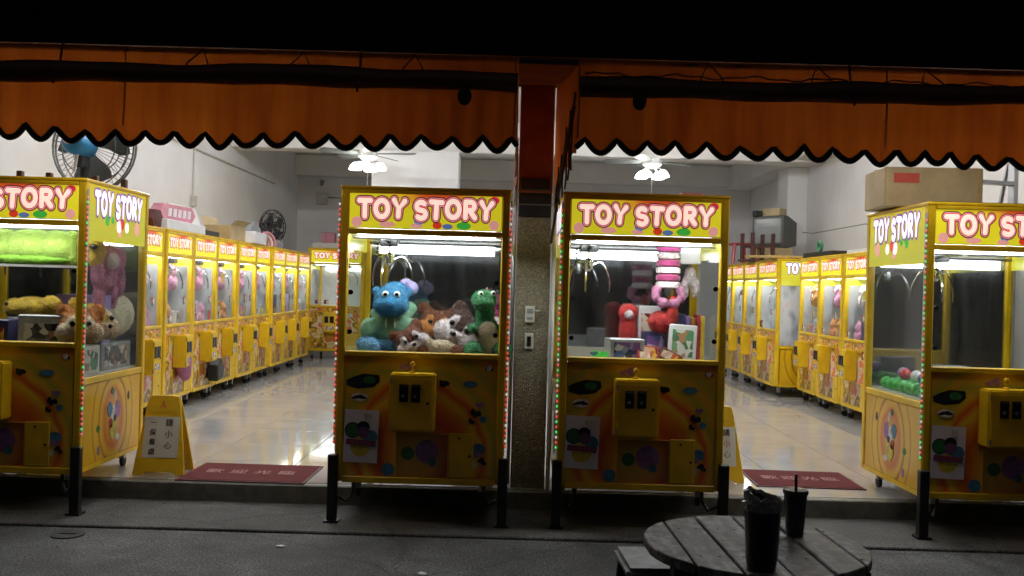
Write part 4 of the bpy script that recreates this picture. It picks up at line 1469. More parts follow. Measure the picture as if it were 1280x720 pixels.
# --- blue plush in green hoodie
t = empty('plush_toy', (-0.665, FY + 0.28, zB), R(6))
tag(t, 'big blue plush creature in a pale green hoodie', 'plush toy', 'plush prizes in the front machines')
t.scale = (1.1, 1.0, 1.04)
soft('head', [((0, -0.03, 0.285), (0.085, 0.075, 0.075)), ((0, -0.075, 0.255), (0.088, 0.06, 0.055)), ((0.02, 0.0, 0.34), (0.06, 0.05, 0.04)), ((-0.075, 0.0, 0.33), (0.022, 0.02, 0.025)), ((0.085, 0.0, 0.33), (0.022, 0.02, 0.025))], 'blue_plush', t, 0.009)
soft('hoodie', pile=0.004, parent=t, m='hoodie_green', vox=0.009, blobs=[((0, 0.0, 0.14), (0.10, 0.085, 0.10)), ((0, 0.03, 0.21), (0.11, 0.07, 0.05)), ((-0.105, -0.03, 0.12), (0.045, 0.045, 0.07)), ((0.105, -0.03, 0.12), (0.045, 0.045, 0.07)), ((0.07, 0.05, 0.24), (0.06, 0.045, 0.04))])
soft('body', [((0, 0, 0.05), (0.10, 0.08, 0.055)), ((-0.10, -0.11, 0.045), (0.055, 0.075, 0.045)), ((0.11, -0.11, 0.045), (0.055, 0.075, 0.045)), ((-0.125, -0.05, 0.05), (0.04, 0.04, 0.04)), ((0.13, -0.05, 0.055), (0.04, 0.04, 0.045))], 'blue_plush_light', t, 0.009)
soft('tuft', [((0.10, 0.02, 0.35), (0.03, 0.03, 0.035)), ((0.07, 0.02, 0.375), (0.03, 0.03, 0.025))], 'lavender', t, 0.008)
eyes(t, [(-0.028, -0.103, 0.315), (0.028, -0.103, 0.315)], 0.017)
MB().tube([(-0.02, -0.088, 0.19), (-0.022, -0.094, 0.14)], 0.003, 5).build('hood_cord', 'eye_white', t)
MB().tube([(0.02, -0.088, 0.19), (0.022, -0.094, 0.14)], 0.003, 5).build('hood_cord', 'eye_white', t)


def puppy(name, loc, rz, scale, label, main, face, nose='eye_black', tip=None, group='plush prizes in the front machines'):
    t = empty(name, loc, rz)
    t.scale = (scale,) * 3
    tag(t, label, 'plush toy', group)
    if tip:
        t.rotation_euler = (tip[0], tip[1], rz)
    soft('head', [((0, 0, 0.10), (0.105, 0.085, 0.09)), ((-0.085, 0.02, 0.185), (0.035, 0.025, 0.04)), ((0.085, 0.02, 0.185), (0.035, 0.025, 0.04)), ((-0.05, 0.02, 0.16), (0.05, 0.05, 0.04)), ((0.05, 0.02, 0.16), (0.05, 0.05, 0.04))], main, t, 0.010)
    soft('cheeks', [((-0.055, -0.055, 0.075), (0.062, 0.05, 0.055)), ((0.055, -0.055, 0.075), (0.062, 0.05, 0.055)), ((0, -0.085, 0.075), (0.035, 0.03, 0.03)), ((0.04, -0.055, 0.13), (0.025, 0.035, 0.035)), ((-0.04, -0.055, 0.13), (0.025, 0.035, 0.035))], face, t, 0.009)
    MB().sphere((0, -0.118, 0.088), (0.016, 0.012, 0.012), 12, 8).build('nose', nose, t, smooth=True)
    eyes(t, [(-0.04, -0.09, 0.125), (0.04, -0.09, 0.125)], 0.013, white=False)
    return t


q = puppy('plush_toy', (-0.315, FY + 0.29, zB + 0.012), R(-22), 1.22, 'dark brown and cream plush animal head lying among toys', 'dark_plush', 'pale_plush', tip=(R(-8), R(26)))
q = puppy('plush_toy', (-0.495, FY + 0.17, zB + 0.004), R(12), 0.82, 'small orange brown plush animal beside the blue creature', 'brown_plush', 'pale_plush', tip=(0, R(-30)))
q = puppy('plush_toy', (-0.45, FY + 0.47, zB + 0.05), R(8), 1.0, 'brown plush animal at the back of the toy heap', 'brown_plush', 'orange_plush', tip=(0, R(10)))
t = empty('plush_toy', (-0.375, FY + 0.15, zB + 0.0), R(10))
tag(t, 'cream and brown plush limbs lying against the window', 'plush toy', 'plush prizes in the front machines')
soft('body', [((0, 0, 0.045), (0.09, 0.05, 0.045)), ((-0.08, -0.01, 0.06), (0.04, 0.04, 0.05))], 'cream_plush', t, 0.009)
soft('paw', [((-0.10, -0.03, 0.035), (0.035, 0.035, 0.034)), ((0.09, -0.03, 0.033), (0.04, 0.035, 0.033))], 'brown_plush', t, 0.009)
# --- green plush dinosaur
t = empty('plush_toy', (-0.145, FY + 0.25, zB), R(18))
tag(t, 'green plush dinosaur with cream belly sitting upright', 'plush toy', 'plush prizes in the front machines')
t.scale = (1.15, 1.1, 1.06)
soft('body', [((0, 0.01, 0.10), (0.075, 0.07, 0.11)), ((0, 0.0, 0.22), (0.045, 0.045, 0.06)), ((-0.01, -0.02, 0.295), (0.060, 0.06, 0.05)), ((-0.03, -0.085, 0.275), (0.048, 0.06, 0.036)), ((-0.075, -0.07, 0.04), (0.045, 0.075, 0.042)), ((0.07, -0.07, 0.04), (0.045, 0.075, 0.042)),
              ((-0.075, -0.05, 0.15), (0.022, 0.05, 0.022)), ((0.075, -0.05, 0.15), (0.022, 0.05, 0.022)), ((0.05, 0.10, 0.05), (0.05, 0.08, 0.04))], 'green_plush', t, 0.008)
soft('belly', [((0.005, -0.035, 0.10), (0.052, 0.045, 0.085))], 'cream_plush', t, 0.008)
eyes(t, [(-0.04, -0.06, 0.325), (0.02, -0.065, 0.328)], 0.013)
for k in range(5):
    MB().lathe([(0.014, 0), (0.0, 0.026)], 8, (0.012 + 0.004 * k, 0.02 + 0.012 * k, 0.335 - 0.03 * k)).build('back_spike', 'plum_plush', t, smooth=True)
t = empty('plush_toy', (-0.085, FY + 0.48, zB), 0)
tag(t, 'plum and white plush half hidden behind the dinosaur', 'plush toy', 'plush prizes in the front machines')
soft('body', [((0, 0, 0.13), (0.07, 0.07, 0.13)), ((0, 0, 0.29), (0.055, 0.05, 0.05))], 'plum_plush', t, 0.011)
soft('belly', [((0, -0.04, 0.13), (0.045, 0.045, 0.09))], 'pale_plush', t, 0.011)


def carton(name, loc, size, rz, m, label, cat='box', tilt=(0, 0), panel=None, group=None):
    t = empty(name, loc, rz)
    t.rotation_euler = (tilt[0], tilt[1], rz)
    tag(t, label, cat, group)
    a, b, c = size
    MB().box(-a / 2, a / 2, -b / 2, b / 2, 0, c).build('carton', m, t, bevel=0.004)
    if panel:
        MB().box(-a / 2 + a * 0.12, a / 2 - a * 0.12, -b / 2 - 0.0015, -b / 2 - 0.0003, c * 0.14, c * 0.86).build('printed_face', panel[0], t)
        if len(panel) > 1:
            MB().sphere((0, -b / 2 - 0.001, c * 0.48), (a * 0.20, 0.004, c * 0.22), 10, 8).build('printed_shape', panel[1], t)
    return t


GP = 'boxed prizes in the front machines'
rC, gC, xC = front['C']
zC = gC['zd']
carton('prize_box', (0.615, FY + 0.17, zC), (0.19, 0.13, 0.125), R(8), 'box_silver', 'clear topped silver prize box with grey picture', panel=('print_cool',), group=GP)
carton('prize_box', (0.735, FY + 0.125, zC), (0.13, 0.06, 0.09), R(14), 'box_red', 'red prize box leaning forward', tilt=(R(-28), R(4)), panel=('print_warm',), group=GP)
carton('prize_box', (0.845, FY + 0.115, zC + 0.008), (0.12, 0.055, 0.06), R(-24), 'box_brown', 'brown prize box lying tilted before the white framed box', tilt=(R(-18), R(24)), panel=('print_warm',), group=GP)
carton('prize_box', (0.93, FY + 0.20, zC), (0.15, 0.06, 0.205), R(-6), 'box_white', 'white framed window box with toy inside', tilt=(R(-8), R(3)), panel=('print_mint',), group=GP)
carton('prize_box', (0.80, FY + 0.34, zC), (0.12, 0.10, 0.16), R(4), 'box_navy', 'navy prize box behind the silver one', panel=('print_cool',), group=GP)
carton('prize_box', (0.785, FY + 0.47, zC), (0.13, 0.10, 0.30), R(2), 'box_white', 'tall white prize box at the back beside red plush', panel=('print_warm',), group=GP)
for k, (dx, mm) in enumerate(((0, 'box_navy'), (0.03, 'ball_purple'), (0.06, 'orange_plush'), (0.09, 'box_red'), (0.115, 'yellow_plush'))):
    tag(MB().box(-0.012, 0.012, -0.05, 0.05, 0, 0.26 - 0.01 * (k % 3)).build('thin_box', mm, None, bevel=0.002, loc=(0.965 + dx, FY + 0.42, zC)), ('navy', 'purple', 'orange', 'red', 'yellow')[k] + ' thin boxed prize standing in a rank by the side glass', 'box', GP)
t = empty('plush_toy', (0.835, FY + 0.30, zC + 0.16), R(-30))
tag(t, 'round red plush with a raised arm on top of the boxes', 'plush toy', 'plush prizes in the front machines')
soft('body', [((0, 0, 0.055), (0.075, 0.065, 0.06)), ((0.06, 0.0, 0.10), (0.03, 0.03, 0.06)), ((0.065, 0.0, 0.155), (0.022, 0.022, 0.05))], 'red_plush', t, 0.009)
MB().sphere((-0.03, -0.062, 0.06), (0.02, 0.01, 0.02), 10, 8).build('patch', 'red_plush', t)
t = empty('plush_toy', (0.665, FY + 0.42, zC + 0.14), R(20))
tag(t, 'small red and white plush peeking over the silver box', 'plush toy', 'plush prizes in the front machines')
soft('body', [((0, 0, 0.0), (0.05, 0.05, 0.14)), ((0, 0, 0.12), (0.055, 0.05, 0.05))], 'red_plush', t, 0.010)
soft('face', [((-0.015, -0.04, 0.11), (0.028, 0.02, 0.025))], 'pale_plush', t, 0.007)
t.location.z = zC + 0.14
# striped plush hanging from the gantry
t = empty('plush_toy', (0.865, FY + 0.30, 1.20))
tag(t, 'plum and white striped plush hanging from the machine top', 'plush toy', 'plush prizes in the front machines')
for k in range(6):
    MB().lathe([(0.058, 0), (0.068, 0.008), (0.068, 0.032), (0.058, 0.0395)], 18, (0, 0, 0.06 + 0.04 * k)).build('stripe', 'plum_plush' if k % 2 else 'pale_plush', t, smooth=True)
for sx in (-1, 1):
    soft('paw', [((sx * 0.06, -0.02, 0.055), (0.03, 0.03, 0.022)), ((sx * 0.07, -0.03, 0.02), (0.022, 0.022, 0.035)), ((sx * 0.03, -0.04, -0.02), (0.03, 0.022, 0.03))], 'pink_plush', t, 0.008)
MB().tube([(0, 0, 0.29), (0, 0, 0.325)], 0.003, 5).build('string', 'pale_plush', t)
carton('prize_box', (0.985, FY + 0.33, 1.40), (0.12, 0.08, 0.10), R(-5), 'box_white', 'white prize box hung at the top beside the striped plush', panel=('box_white',), group=GP)
t = empty('plush_toy', (1.00, FY + 0.36, 1.19))
tag(t, 'pale pink plush paws hanging below the white box', 'plush toy', 'plush prizes in the front machines')
soft('body', [((0, 0, 0.15), (0.03, 0.03, 0.055)), ((-0.03, 0, 0.08), (0.022, 0.022, 0.06)), ((0.03, 0, 0.08), (0.022, 0.022, 0.06))], 'pale_plush', t, 0.008)
# acrylic chute with sticker in C
t = empty('prize_chute', (0.43, FY + 0.14, zC))
tag(t, 'clear acrylic prize chute wall with green and blue sticker', 'chute')
MB().box(-0.125, 0.125, -0.003, 0.003, 0, 0.075).build('acrylic_wall', 'white_deck', t)
blotch(MB(), 0.05, 0.035, 0.03, -0.0045, 4, 0.001, 12, 1.6).build('sticker', 'art_green', t)
blotch(MB(), 0.02, 0.04, 0.016, -0.0055, 8, 0.0006, 12, 1.3).build('sticker', 'print_blue', t)

# --- machine A
rA, gA, xA = front['A']
zA = gA['zd']
sh = empty('glass_shelf', (-2.68, FY + 0.30, 1.285))
tag(sh, 'white edged glass shelf under the lime cushion', 'shelf')
MB().box(-0.385, 0.385, -0.20, 0.20, 0, 0.006).build('pane', 'clear_film', sh)
MB().box(-0.385, 0.385, -0.206, -0.2005, -0.004, 0.009).build('edge', 'white_plastic', sh)
t = empty('cushion', (-2.66, FY + 0.27, 1.293), R(-3))
tag(t, 'lime green plush cushion with two darker tabs on a glass shelf', 'cushion')
soft('cover', [((-0.16, 0, 0.10), (0.12, 0.07, 0.095)), ((0.0, 0, 0.10), (0.16, 0.08, 0.098)), ((0.15, 0, 0.10), (0.12, 0.07, 0.095)), ((0.24, 0, 0.15), (0.03, 0.04, 0.05)), ((0.24, 0, 0.05), (0.03, 0.04, 0.05)), ((-0.24, 0, 0.05), (0.03, 0.04, 0.05))], 'lime_plush', t, 0.011)
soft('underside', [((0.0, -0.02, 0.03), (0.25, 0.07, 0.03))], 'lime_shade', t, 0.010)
t = empty('plush_toy', (-2.335, FY + 0.34, 1.293), R(10))
tag(t, 'pale yellow plush tucked beside the lime cushion', 'plush toy', 'plush prizes in the front machines')
soft('body', [((0, 0, 0.08), (0.05, 0.06, 0.08)), ((0.0, -0.03, 0.12), (0.045, 0.05, 0.05))], 'yellow_plush', t, 0.009)
MB().sphere((0.01, -0.085, 0.11), (0.022, 0.012, 0.016), 10, 8).build('nose', 'eye_black', t, smooth=True)
zl = zA
carton('prize_box', (-2.49, FY + 0.14, zl), (0.27, 0.10, 0.17 + 0.15), R(3), 'box_grey', 'grey prize box with dark picture panels at the window', panel=('print_grey',), group=GP)
carton('prize_box', (-2.76, FY + 0.15, zl), (0.20, 0.12, 0.29), R(-8), 'box_navy', 'dark prize box under the yellow plush', panel=('print_warm',), group=GP)
carton('prize_box', (-2.43, FY + 0.42, zl), (0.26, 0.12, 0.43), R(0), 'ball_purple', 'blue and violet prize box standing behind the grey one', panel=('print_cool',), group=GP)
t = empty('plush_toy', (-2.66, FY + 0.30, zl + 0.30), R(-12))
tag(t, 'yellow plush chick lying on the boxes', 'plush toy', 'plush prizes in the front machines')
soft('body', [((0, 0, 0.055), (0.13, 0.07, 0.055)), ((0.12, 0, 0.07), (0.055, 0.05, 0.05)), ((-0.09, -0.02, 0.05), (0.06, 0.06, 0.05))], 'yellow_plush', t, 0.010)
eyes(t, [(-0.10, -0.078, 0.07)], 0.011, white=False)
MB().box(-0.10, 0.10, -0.07, 0.07, -0.30, 0.0).build('stand_box', 'box_silver', t)
q = puppy('plush_toy', (-2.315, FY + 0.14, zl + 0.16), R(25), 1.0, 'orange plush puppy head at the machine corner', 'orange_plush', 'cream_plush')
q = puppy('plush_toy', (-2.345, FY + 0.32, zl + 0.16), R(75), 1.15, 'yellow plush puppy face seen through the side glass', 'yellow_plush', 'cream_plush')
t = empty('plush_toy', (-2.40, FY + 0.58, zl + 0.16), R(80))
tag(t, 'large cream coloured round plush filling the side window', 'plush toy', 'plush prizes in the front machines')
soft('body', [((0, 0, 0.14), (0.15, 0.13, 0.14)), ((0.12, 0.0, 0.15), (0.10, 0.12, 0.13))], 'ivory_plush', t, 0.013, pile=0.006)
carton('prize_box', (-2.36, FY + 0.20, zl), (0.20, 0.16, 0.157), R(88), 'box_white', 'pale prize box with green print low in the side window', panel=('print_mint',), group=GP)
carton('prize_box', (-2.39, FY + 0.55, zl), (0.40, 0.19, 0.157), R(90), 'box_grey', 'long charcoal prize box low in the side window', panel=('print_grey',), group=GP)
t = empty('plush_toy', (-2.315, FY + 0.47, 1.06), R(85))
tag(t, 'pink plush bear hanging behind the side glass', 'plush toy', 'plush prizes in the front machines')
soft('body', [((0, 0, 0.27), (0.10, 0.05, 0.09)), ((-0.10, 0, 0.31), (0.05, 0.035, 0.06)), ((0.11, 0, 0.28), (0.045, 0.035, 0.07)), ((0.12, 0, 0.16), (0.035, 0.03, 0.10)), ((-0.12, 0, 0.20), (0.04, 0.035, 0.09)), ((-0.10, 0, 0.06), (0.035, 0.03, 0.08)),
              ((0.0, 0, 0.17), (0.06, 0.045, 0.05)), ((0.04, 0, 0.08), (0.035, 0.03, 0.09)), ((-0.06, -0.005, 0.14), (0.05, 0.04, 0.04))], 'pink_plush', t, 0.010)
soft('belly', [((-0.03, -0.03, 0.27), (0.055, 0.035, 0.05))], 'pale_plush', t, 0.009)
MB().tube([(0, 0, 0.35), (0, 0, 0.42)], 0.003, 5).build('string', 'pale_plush', t)

# --- machine D: a layer of balls and small packs
rD, gD, xD = front['D']
zD = gD['zd']
rn = random.Random(11)
for k in range(24):
    bx, by = 2.165 + 0.085 + 0.076 * (k % 3), FY + 0.10 + 0.083 * (k // 3)
    o = MB().sphere((0, 0, 0.036), 0.036, 14, 10).build('prize_ball', 'ball_green', None, smooth=True, loc=(bx, by, zD))
    tag(o, 'glossy green capsule ball on the floor of the nearly empty machine', 'ball', 'capsule balls in the empty machine')
for k, (bx, by, mm, nm) in enumerate(((2.25, 0.22, 'ball_purple', 'violet'), (2.31, 0.30, 'ball_white', 'white'), (2.27, 0.50, 'ball_red', 'red'), (2.28, 0.38, 'ball_white', 'white'), (2.30, 0.60, 'ball_purple', 'violet'), (2.29, 0.14, 'ball_white', 'white'))):
    o = MB().sphere((0, 0, 0.034), 0.034, 14, 10).build('prize_ball', mm, None, smooth=True, loc=(bx + 0.015, FY + by, zD + 0.066))
    tag(o, nm + ' capsule ball lying on top of the green ones', 'ball', 'capsule balls in the empty machine')
carton('prize_box', (2.50, FY + 0.45, zD), (0.22, 0.12, 0.16), R(5), 'box_grey', 'lone grey prize box at the back of the nearly empty machine', panel=('print_cool',), group=GP)

# small prizes in the row machines (spots in each machine's own frame)
rn = random.Random(21)
pm = ['box_white', 'pink_card', 'lavender', 'box_silver', 'box_grey', 'pale_plush', 'blue_plush_light', 'orange_plush', 'box_navy', 'pink_plush']
zdeck = FZ + gr['zd']


NAMES = {'box_white': 'white', 'pink_card': 'pink', 'lavender': 'lavender', 'box_silver': 'silver', 'box_grey': 'grey', 'pale_plush': 'pale', 'blue_plush_light': 'blue', 'orange_plush': 'orange', 'box_navy': 'navy', 'pink_plush': 'pink'}
plush_cache = {}


def row_prizes(fx, yc, sgn, where, n=3):
    for j in range(n + 1):
        mm = rn.choice(pm)
        nm = NAMES[mm]
        h = rn.uniform(0.14, 0.30)
        wv = rn.uniform(0.10, 0.13)
        xx = fx - sgn * (0.135 + 0.02 * (j % 2))
        yy = yc + (-0.06, 0.085, 0.225, 0.20)[j] + rn.uniform(-0.01, 0.01)
        hang = j == n
        if 'plush' in mm or hang:
            mm = mm if 'plush' in mm else 'pink_plush'
            nm = NAMES[mm]
            if mm not in plush_cache:
                o = soft('plush_toy', [((0, 0, 0.065), (0.065, 0.062, 0.068)), ((0, 0, 0.165), (0.058, 0.055, 0.055)), ((-0.045, 0, 0.215), (0.022, 0.02, 0.024)), ((0.045, 0, 0.215), (0.022, 0.02, 0.024)), ((-0.06, -0.02, 0.09), (0.022, 0.03, 0.04)), ((0.06, -0.02, 0.09), (0.022, 0.03, 0.04))], mm, None, 0.013, 0.002, pile=0)
                plush_cache[mm] = o.data
            else:
                o = link('plush_toy', plush_cache[mm], None)
            o.location = (xx, yy, zdeck + (0.34 if hang else 0.0))
            o.rotation_euler.z = sgn * PI / 2
            if hang:
                MB().tube([(0, 0, 0.21), (0, 0, 0.245)], 0.003, 5).build('string', 'pale_plush', o)
            tag(o, ('small ' + nm + ' plush toy hung inside a machine of the ' if hang else 'small ' + nm + ' plush toy sitting in a machine of the ') + where, 'plush toy', 'prizes in the row machines')
        else:
            o = MB().box(-wv / 2, wv / 2, -0.05, 0.05, 0, h).build('prize_box', mm, None, bevel=0.004, loc=(xx, yy, zdeck), rz=sgn * PI / 2 + rn.uniform(-.15, .15))
            if j != 1:
                MB().box(-wv / 2 + 0.012, wv / 2 - 0.012, -0.052, -0.0505, 0.02, h - 0.02).build('printed_face', rn.choice(('print_cool', 'print_warm', 'print_grey', 'print_mint')), o)
            tag(o, 'small ' + nm + ' prize box inside a machine of the ' + where, 'box', 'prizes in the row machines')


for k in range(9):
    row_prizes(LFX, 6.925 + PITCH * (k + 0.5), 1, 'long row', 3)
for yb in (7.40, 8.08, 8.76, 9.45, 11.3):
    row_prizes(RFX, yb + PITCH / 2, -1, 'short row', 3)

# ================================================================== things on top of the machines
ZT = FZ + 1.553
def poly_box(name, mm, label, cat, loc, size, rz=0, tilt=(0, 0), extra=None, group=None):
    t = empty(name, loc, rz)
    t.rotation_euler = (tilt[0], tilt[1], rz)
    tag(t, label, cat, group)
    a, b, c = size
    MB().box(-a / 2, a / 2, -b / 2, b / 2, 0, c).build('carton', mm, t, bevel=0.005)
    if extra:
        extra(t, a, b, c)
    return t


def flaps(t, a, b, c):
    MB().quad((-a / 2, -b / 2, c), (a / 2, -b / 2, c), (a / 2, -b / 2 - 0.07, c + 0.05), (-a / 2, -b / 2 - 0.07, c + 0.05)).build('flap', 'cardboard', t)
    MB().quad((-a / 2, b / 2, c), (a / 2, b / 2, c), (a / 2, b / 2 + 0.03, c + 0.09), (-a / 2, b / 2 + 0.03, c + 0.09)).build('flap', 'cardboard', t)


GT = 'odds and ends stored on the machine roofs'
t = empty('hexagon_box', (-3.02, 7.55, ZT), R(90))
tag(t, 'maroon hexagonal box standing on the long row of machines', 'box', GT)
MB().prism([(-0.12, 0.07), (-0.06, 0.0), (0.06, 0.0), (0.12, 0.07), (0.06, 0.15), (-0.06, 0.15)], -0.1, 0.1, 'y').build('carton', 'maroon', t, bevel=0.004)
MB().prism([(-0.08, 0.07), (-0.04, 0.03), (0.04, 0.03), (0.08, 0.07), (0.04, 0.12), (-0.04, 0.12)], -0.104, -0.1005, 'y').build('printed_face', 'wood_dark', t)
t = empty('sign_box', (-2.98, 8.05, ZT + 0.085), R(84))
tag(t, 'pink white long lightbox sign lying on a white carton', 'sign', GT)
MB().prism([(-0.33, 0.07), (-0.26, 0.0), (0.26, 0.0), (0.33, 0.07), (0.26, 0.14), (-0.26, 0.14)], -0.05, 0.05, 'y').build('box', 'pink_card', t, bevel=0.004)
b = MB()
for k in range(5):
    b.prism([(-0.2 + k * 0.09, 0.035), (-0.14 + k * 0.09, 0.035), (-0.13 + k * 0.09, 0.105), (-0.19 + k * 0.09, 0.105)], -0.053, -0.0505, 'y')
b.build('printed_strokes', 'pale_plush', t)['kind'] = 'stuff'
poly_box('flat_carton', 'box_white', 'white flat carton under the pink lightbox sign', 'box', (-3.04, 8.1, ZT), (0.95, 0.34, 0.083), R(90), group=GT)
poly_box('foam_panel', 'box_white', 'white foam panel leaning back on the long row of machines', 'panel', (-3.2, 9.15, ZT), (0.75, 0.03, 0.33), R(90), (R(-20), 0), group=GT)
poly_box('black_tray', 'fan_black', 'low black tray on the edge of the machine roofs', 'tray', (-2.95, 8.78, ZT), (0.4, 0.16, 0.05), R(90), group=GT)
poly_box('cardboard_box', 'cardboard', 'brown cardboard box with open flaps on the long row', 'box', (-3.05, 9.72, ZT), (0.36, 0.30, 0.16), R(82), extra=flaps, group=GT)
poly_box('white_carton', 'box_white', 'white carton beneath the grey peaked box', 'box', (-3.0, 10.35, ZT), (0.55, 0.32, 0.13), R(92), group=GT)
t = empty('peaked_box', (-3.02, 10.36, ZT + 0.131), R(92))
tag(t, 'grey carton with peaked roof-like lid on a white carton', 'box', GT)
MB().prism([(-0.24, 0.0), (0.24, 0.0), (0.22, 0.05), (-0.02, 0.13), (-0.22, 0.05)], -0.12, 0.12, 'y').build('carton', 'grey_plastic', t, bevel=0.004)
t = empty('pink_hoop', (-2.93, 10.95, ZT), R(70))
tag(t, 'loop of pink striped hose on the machine roofs', 'hose', GT)
for k in range(3):
    rr = 0.17 - 0.025 * k
    MB().tube([(rr * math.cos(a * PI / 10), 0.03 * k, 0.012 + rr * math.sin(a * PI / 10) * 0.9) for a in range(11)], 0.016, 8).build('coil', 'pink_card' if k % 2 == 0 else 'pale_plush', t, smooth=True)
poly_box('small_parts_tub', 'grey_plastic', 'small grey tub of parts beside the pink hose', 'tub', (-2.95, 11.35, ZT), (0.22, 0.18, 0.09), R(90), group=GT)
# black fan standing on the row
t = empty('desk_fan', (-3.0, 11.5, ZT), R(60))
tag(t, 'black round fan standing on the long row of machines', 'fan')
MB().lathe([(0.10, 0), (0.10, 0.015), (0.03, 0.03), (0.018, 0.05), (0.018, 0.26), (0.0, 0.27)], 16, (0, 0.06, 0)).build('stand', 'fan_black', t, smooth=True)
gc = (0, 0.0, 0.27)
gb = MB()
for rr, yy in ((0.21, 0.0), (0.21, 0.03), (0.17, -0.04), (0.12, -0.055), (0.06, -0.06), (0.17, 0.06), (0.10, 0.075)):
    gb.tube([(rr * math.cos(2 * PI * k / 24), gc[1] + yy, gc[2] + rr * math.sin(2 * PI * k / 24)) for k in range(25)], 0.006, 5, caps=False)
for k in range(20):
    a = 2 * PI * k / 20
    gb.tube([(0.02 * math.cos(a), -0.06, gc[2] + 0.02 * math.sin(a)), (0.12 * math.cos(a), -0.055, gc[2] + 0.12 * math.sin(a)), (0.21 * math.cos(a), 0.0, gc[2] + 0.21 * math.sin(a)), (0.10 * math.cos(a), 0.075, gc[2] + 0.1 * math.sin(a))], 0.003, 4)
gb.build('grille', 'fan_black', t, smooth=True)
for k in range(4):
    a = 2 * PI * k / 4
    MB().add([(0, 0, gc[2]), (0.17 * math.cos(a), 0.02, gc[2] + 0.17 * math.sin(a)), (0.18 * math.cos(a + 0.6), 0.0, gc[2] + 0.18 * math.sin(a + 0.6)), (0.15 * math.cos(a + 1.1), -0.02, gc[2] + 0.15 * math.sin(a + 1.1))], [(0, 1, 2, 3)]).build('blade', 'fan_black', t)
MB().lathe([(0.06, 0.0), (0.07, 0.05), (0.05, 0.13), (0.0, 0.14)], 16, (0, 0.075, gc[2]), 'y').build('motor', 'fan_black', t, smooth=True)
# on the back machine
poly_box('flat_carton', 'box_white', 'white flat carton on the lone back wall machine', 'box', (-2.68, 14.1, FZ + 1.663), (0.7, 0.4, 0.08), 0, group=GT)
poly_box('pink_box', 'pink_card', 'pink box on the lone back wall machine', 'box', (-2.82, 14.05, FZ + 1.744), (0.2, 0.2, 0.16), 0.1, group=GT)
poly_box('white_box', 'box_white', 'white box beside the pink one on the lone back machine', 'box', (-2.5, 14.05, FZ + 1.744), (0.34, 0.2, 0.15), 0, group=GT)
# machine C roof
poly_box('pink_box', 'pink_card', 'small pink box on the roof of a front machine', 'box', (0.985, FY + 0.35, 1.7535), (0.12, 0.10, 0.045), 0.1, group=GT)
# machine A roof blocks
for k, (x, yy) in enumerate(((-2.72, 0.25), (-2.585, 0.3), (-2.375, 0.4), (-2.275, 0.55))):
    t = tag(MB().box(-0.016, 0.016, -0.016, 0.016, 0, 0.055).build('wooden_block', 'wood_dark', None, bevel=0.004, loc=(x, FY + yy, 1.7535)), 'small brown wooden block standing on the roof beneath the big fan', 'block', 'blocks on the machine roof')
# right row: stools, television, board
t = empty('plastic_stool', (3.10, 12.62, ZT), 0.2)
tag(t, 'red plastic stool standing on the right row of machines', 'stool', GT)
MB().box(-0.15, 0.15, -0.15, 0.15, 0.26, 0.285).build('seat', 'red_plastic', t, bevel=0.01)
for sx in (-1, 1):
    for sy in (-1, 1):
        MB().tube([(sx * 0.13, sy * 0.13, 0.26), (sx * 0.17, sy * 0.17, 0.0)], 0.022, 6).build('leg', 'red_plastic', t)
t = empty('plastic_stool', (3.14, 11.98, ZT), 0.5)
tag(t, 'small red plastic stool wedged between upturned stool and television', 'stool', GT)
MB().box(-0.10, 0.10, -0.10, 0.10, 0.20, 0.22).build('seat', 'red_plastic', t, bevel=0.008)
for sx in (-1, 1):
    for sy in (-1, 1):
        MB().tube([(sx * 0.085, sy * 0.085, 0.20), (sx * 0.11, sy * 0.11, 0.0)], 0.017, 6).build('leg', 'red_plastic', t)
t = empty('wooden_stool', (3.08, 11.6, ZT), 0.35)
tag(t, 'dark red wooden stool lying upside down with legs in the air', 'stool', GT)
MB().box(-0.19, 0.19, -0.15, 0.15, 0.0, 0.03).build('seat', 'wood_dark', t, bevel=0.006)
for sx in (-1, 1):
    for sy in (-1, 1):
        MB().box(sx * 0.15 - 0.02, sx * 0.15 + 0.02, sy * 0.11 - 0.02, sy * 0.11 + 0.02, 0.03, 0.36).build('leg', 'wood_dark', t, bevel=0.003)
for sy in (-1, 1):
    MB().box(-0.13, 0.13, sy * 0.11 - 0.012, sy * 0.11 + 0.012, 0.18, 0.21).build('stretcher', 'wood_dark', t)
poly_box('cardboard_box', 'cardboard', 'cardboard box carrying the old television', 'box', (3.42, 12.05, ZT), (0.40, 0.36, 0.20), -PI / 2, group=GT)
t = empty('television', (3.33, 12.0, ZT + 0.2015), R(-48))
tag(t, 'old grey tube television on the right row of machines', 'television')
t.scale = (0.82, 0.7, 0.95)
MB().prism([(-0.05, 0.0), (0.12, 0.0), (0.42, 0.04), (0.42, 0.36), (0.12, 0.44), (-0.05, 0.44)], -0.28, 0.28, 'x').build('case', 'tv_case', t, bevel=0.01)
MB().box(-0.24, 0.24, -0.056, -0.0505, 0.07, 0.40).build('screen', 'tv_screen', t, bevel=0.002)
MB().box(-0.26, 0.26, -0.058, -0.0505, 0.015, 0.055).build('control_strip', 'fan_black', t)
poly_box('black_case', 'cardboard', 'brown box on top of the television', 'box', (3.42, 12.1, ZT + 0.6205), (0.26, 0.18, 0.10), R(-48), group=GT)
poly_box('small_camera', 'fan_black', 'small black block on the television edge', 'box', (3.2, 12.1, ZT + 0.6205), (0.10, 0.09, 0.07), 0.2, group=GT)
poly_box('wood_board', 'pale_wood', 'pale yellow board laid across the jutting machine roof', 'board', (3.12, 10.75, ZT + 0.02), (0.85, 0.55, 0.03), R(95), (0, R(-2)), group=GT)
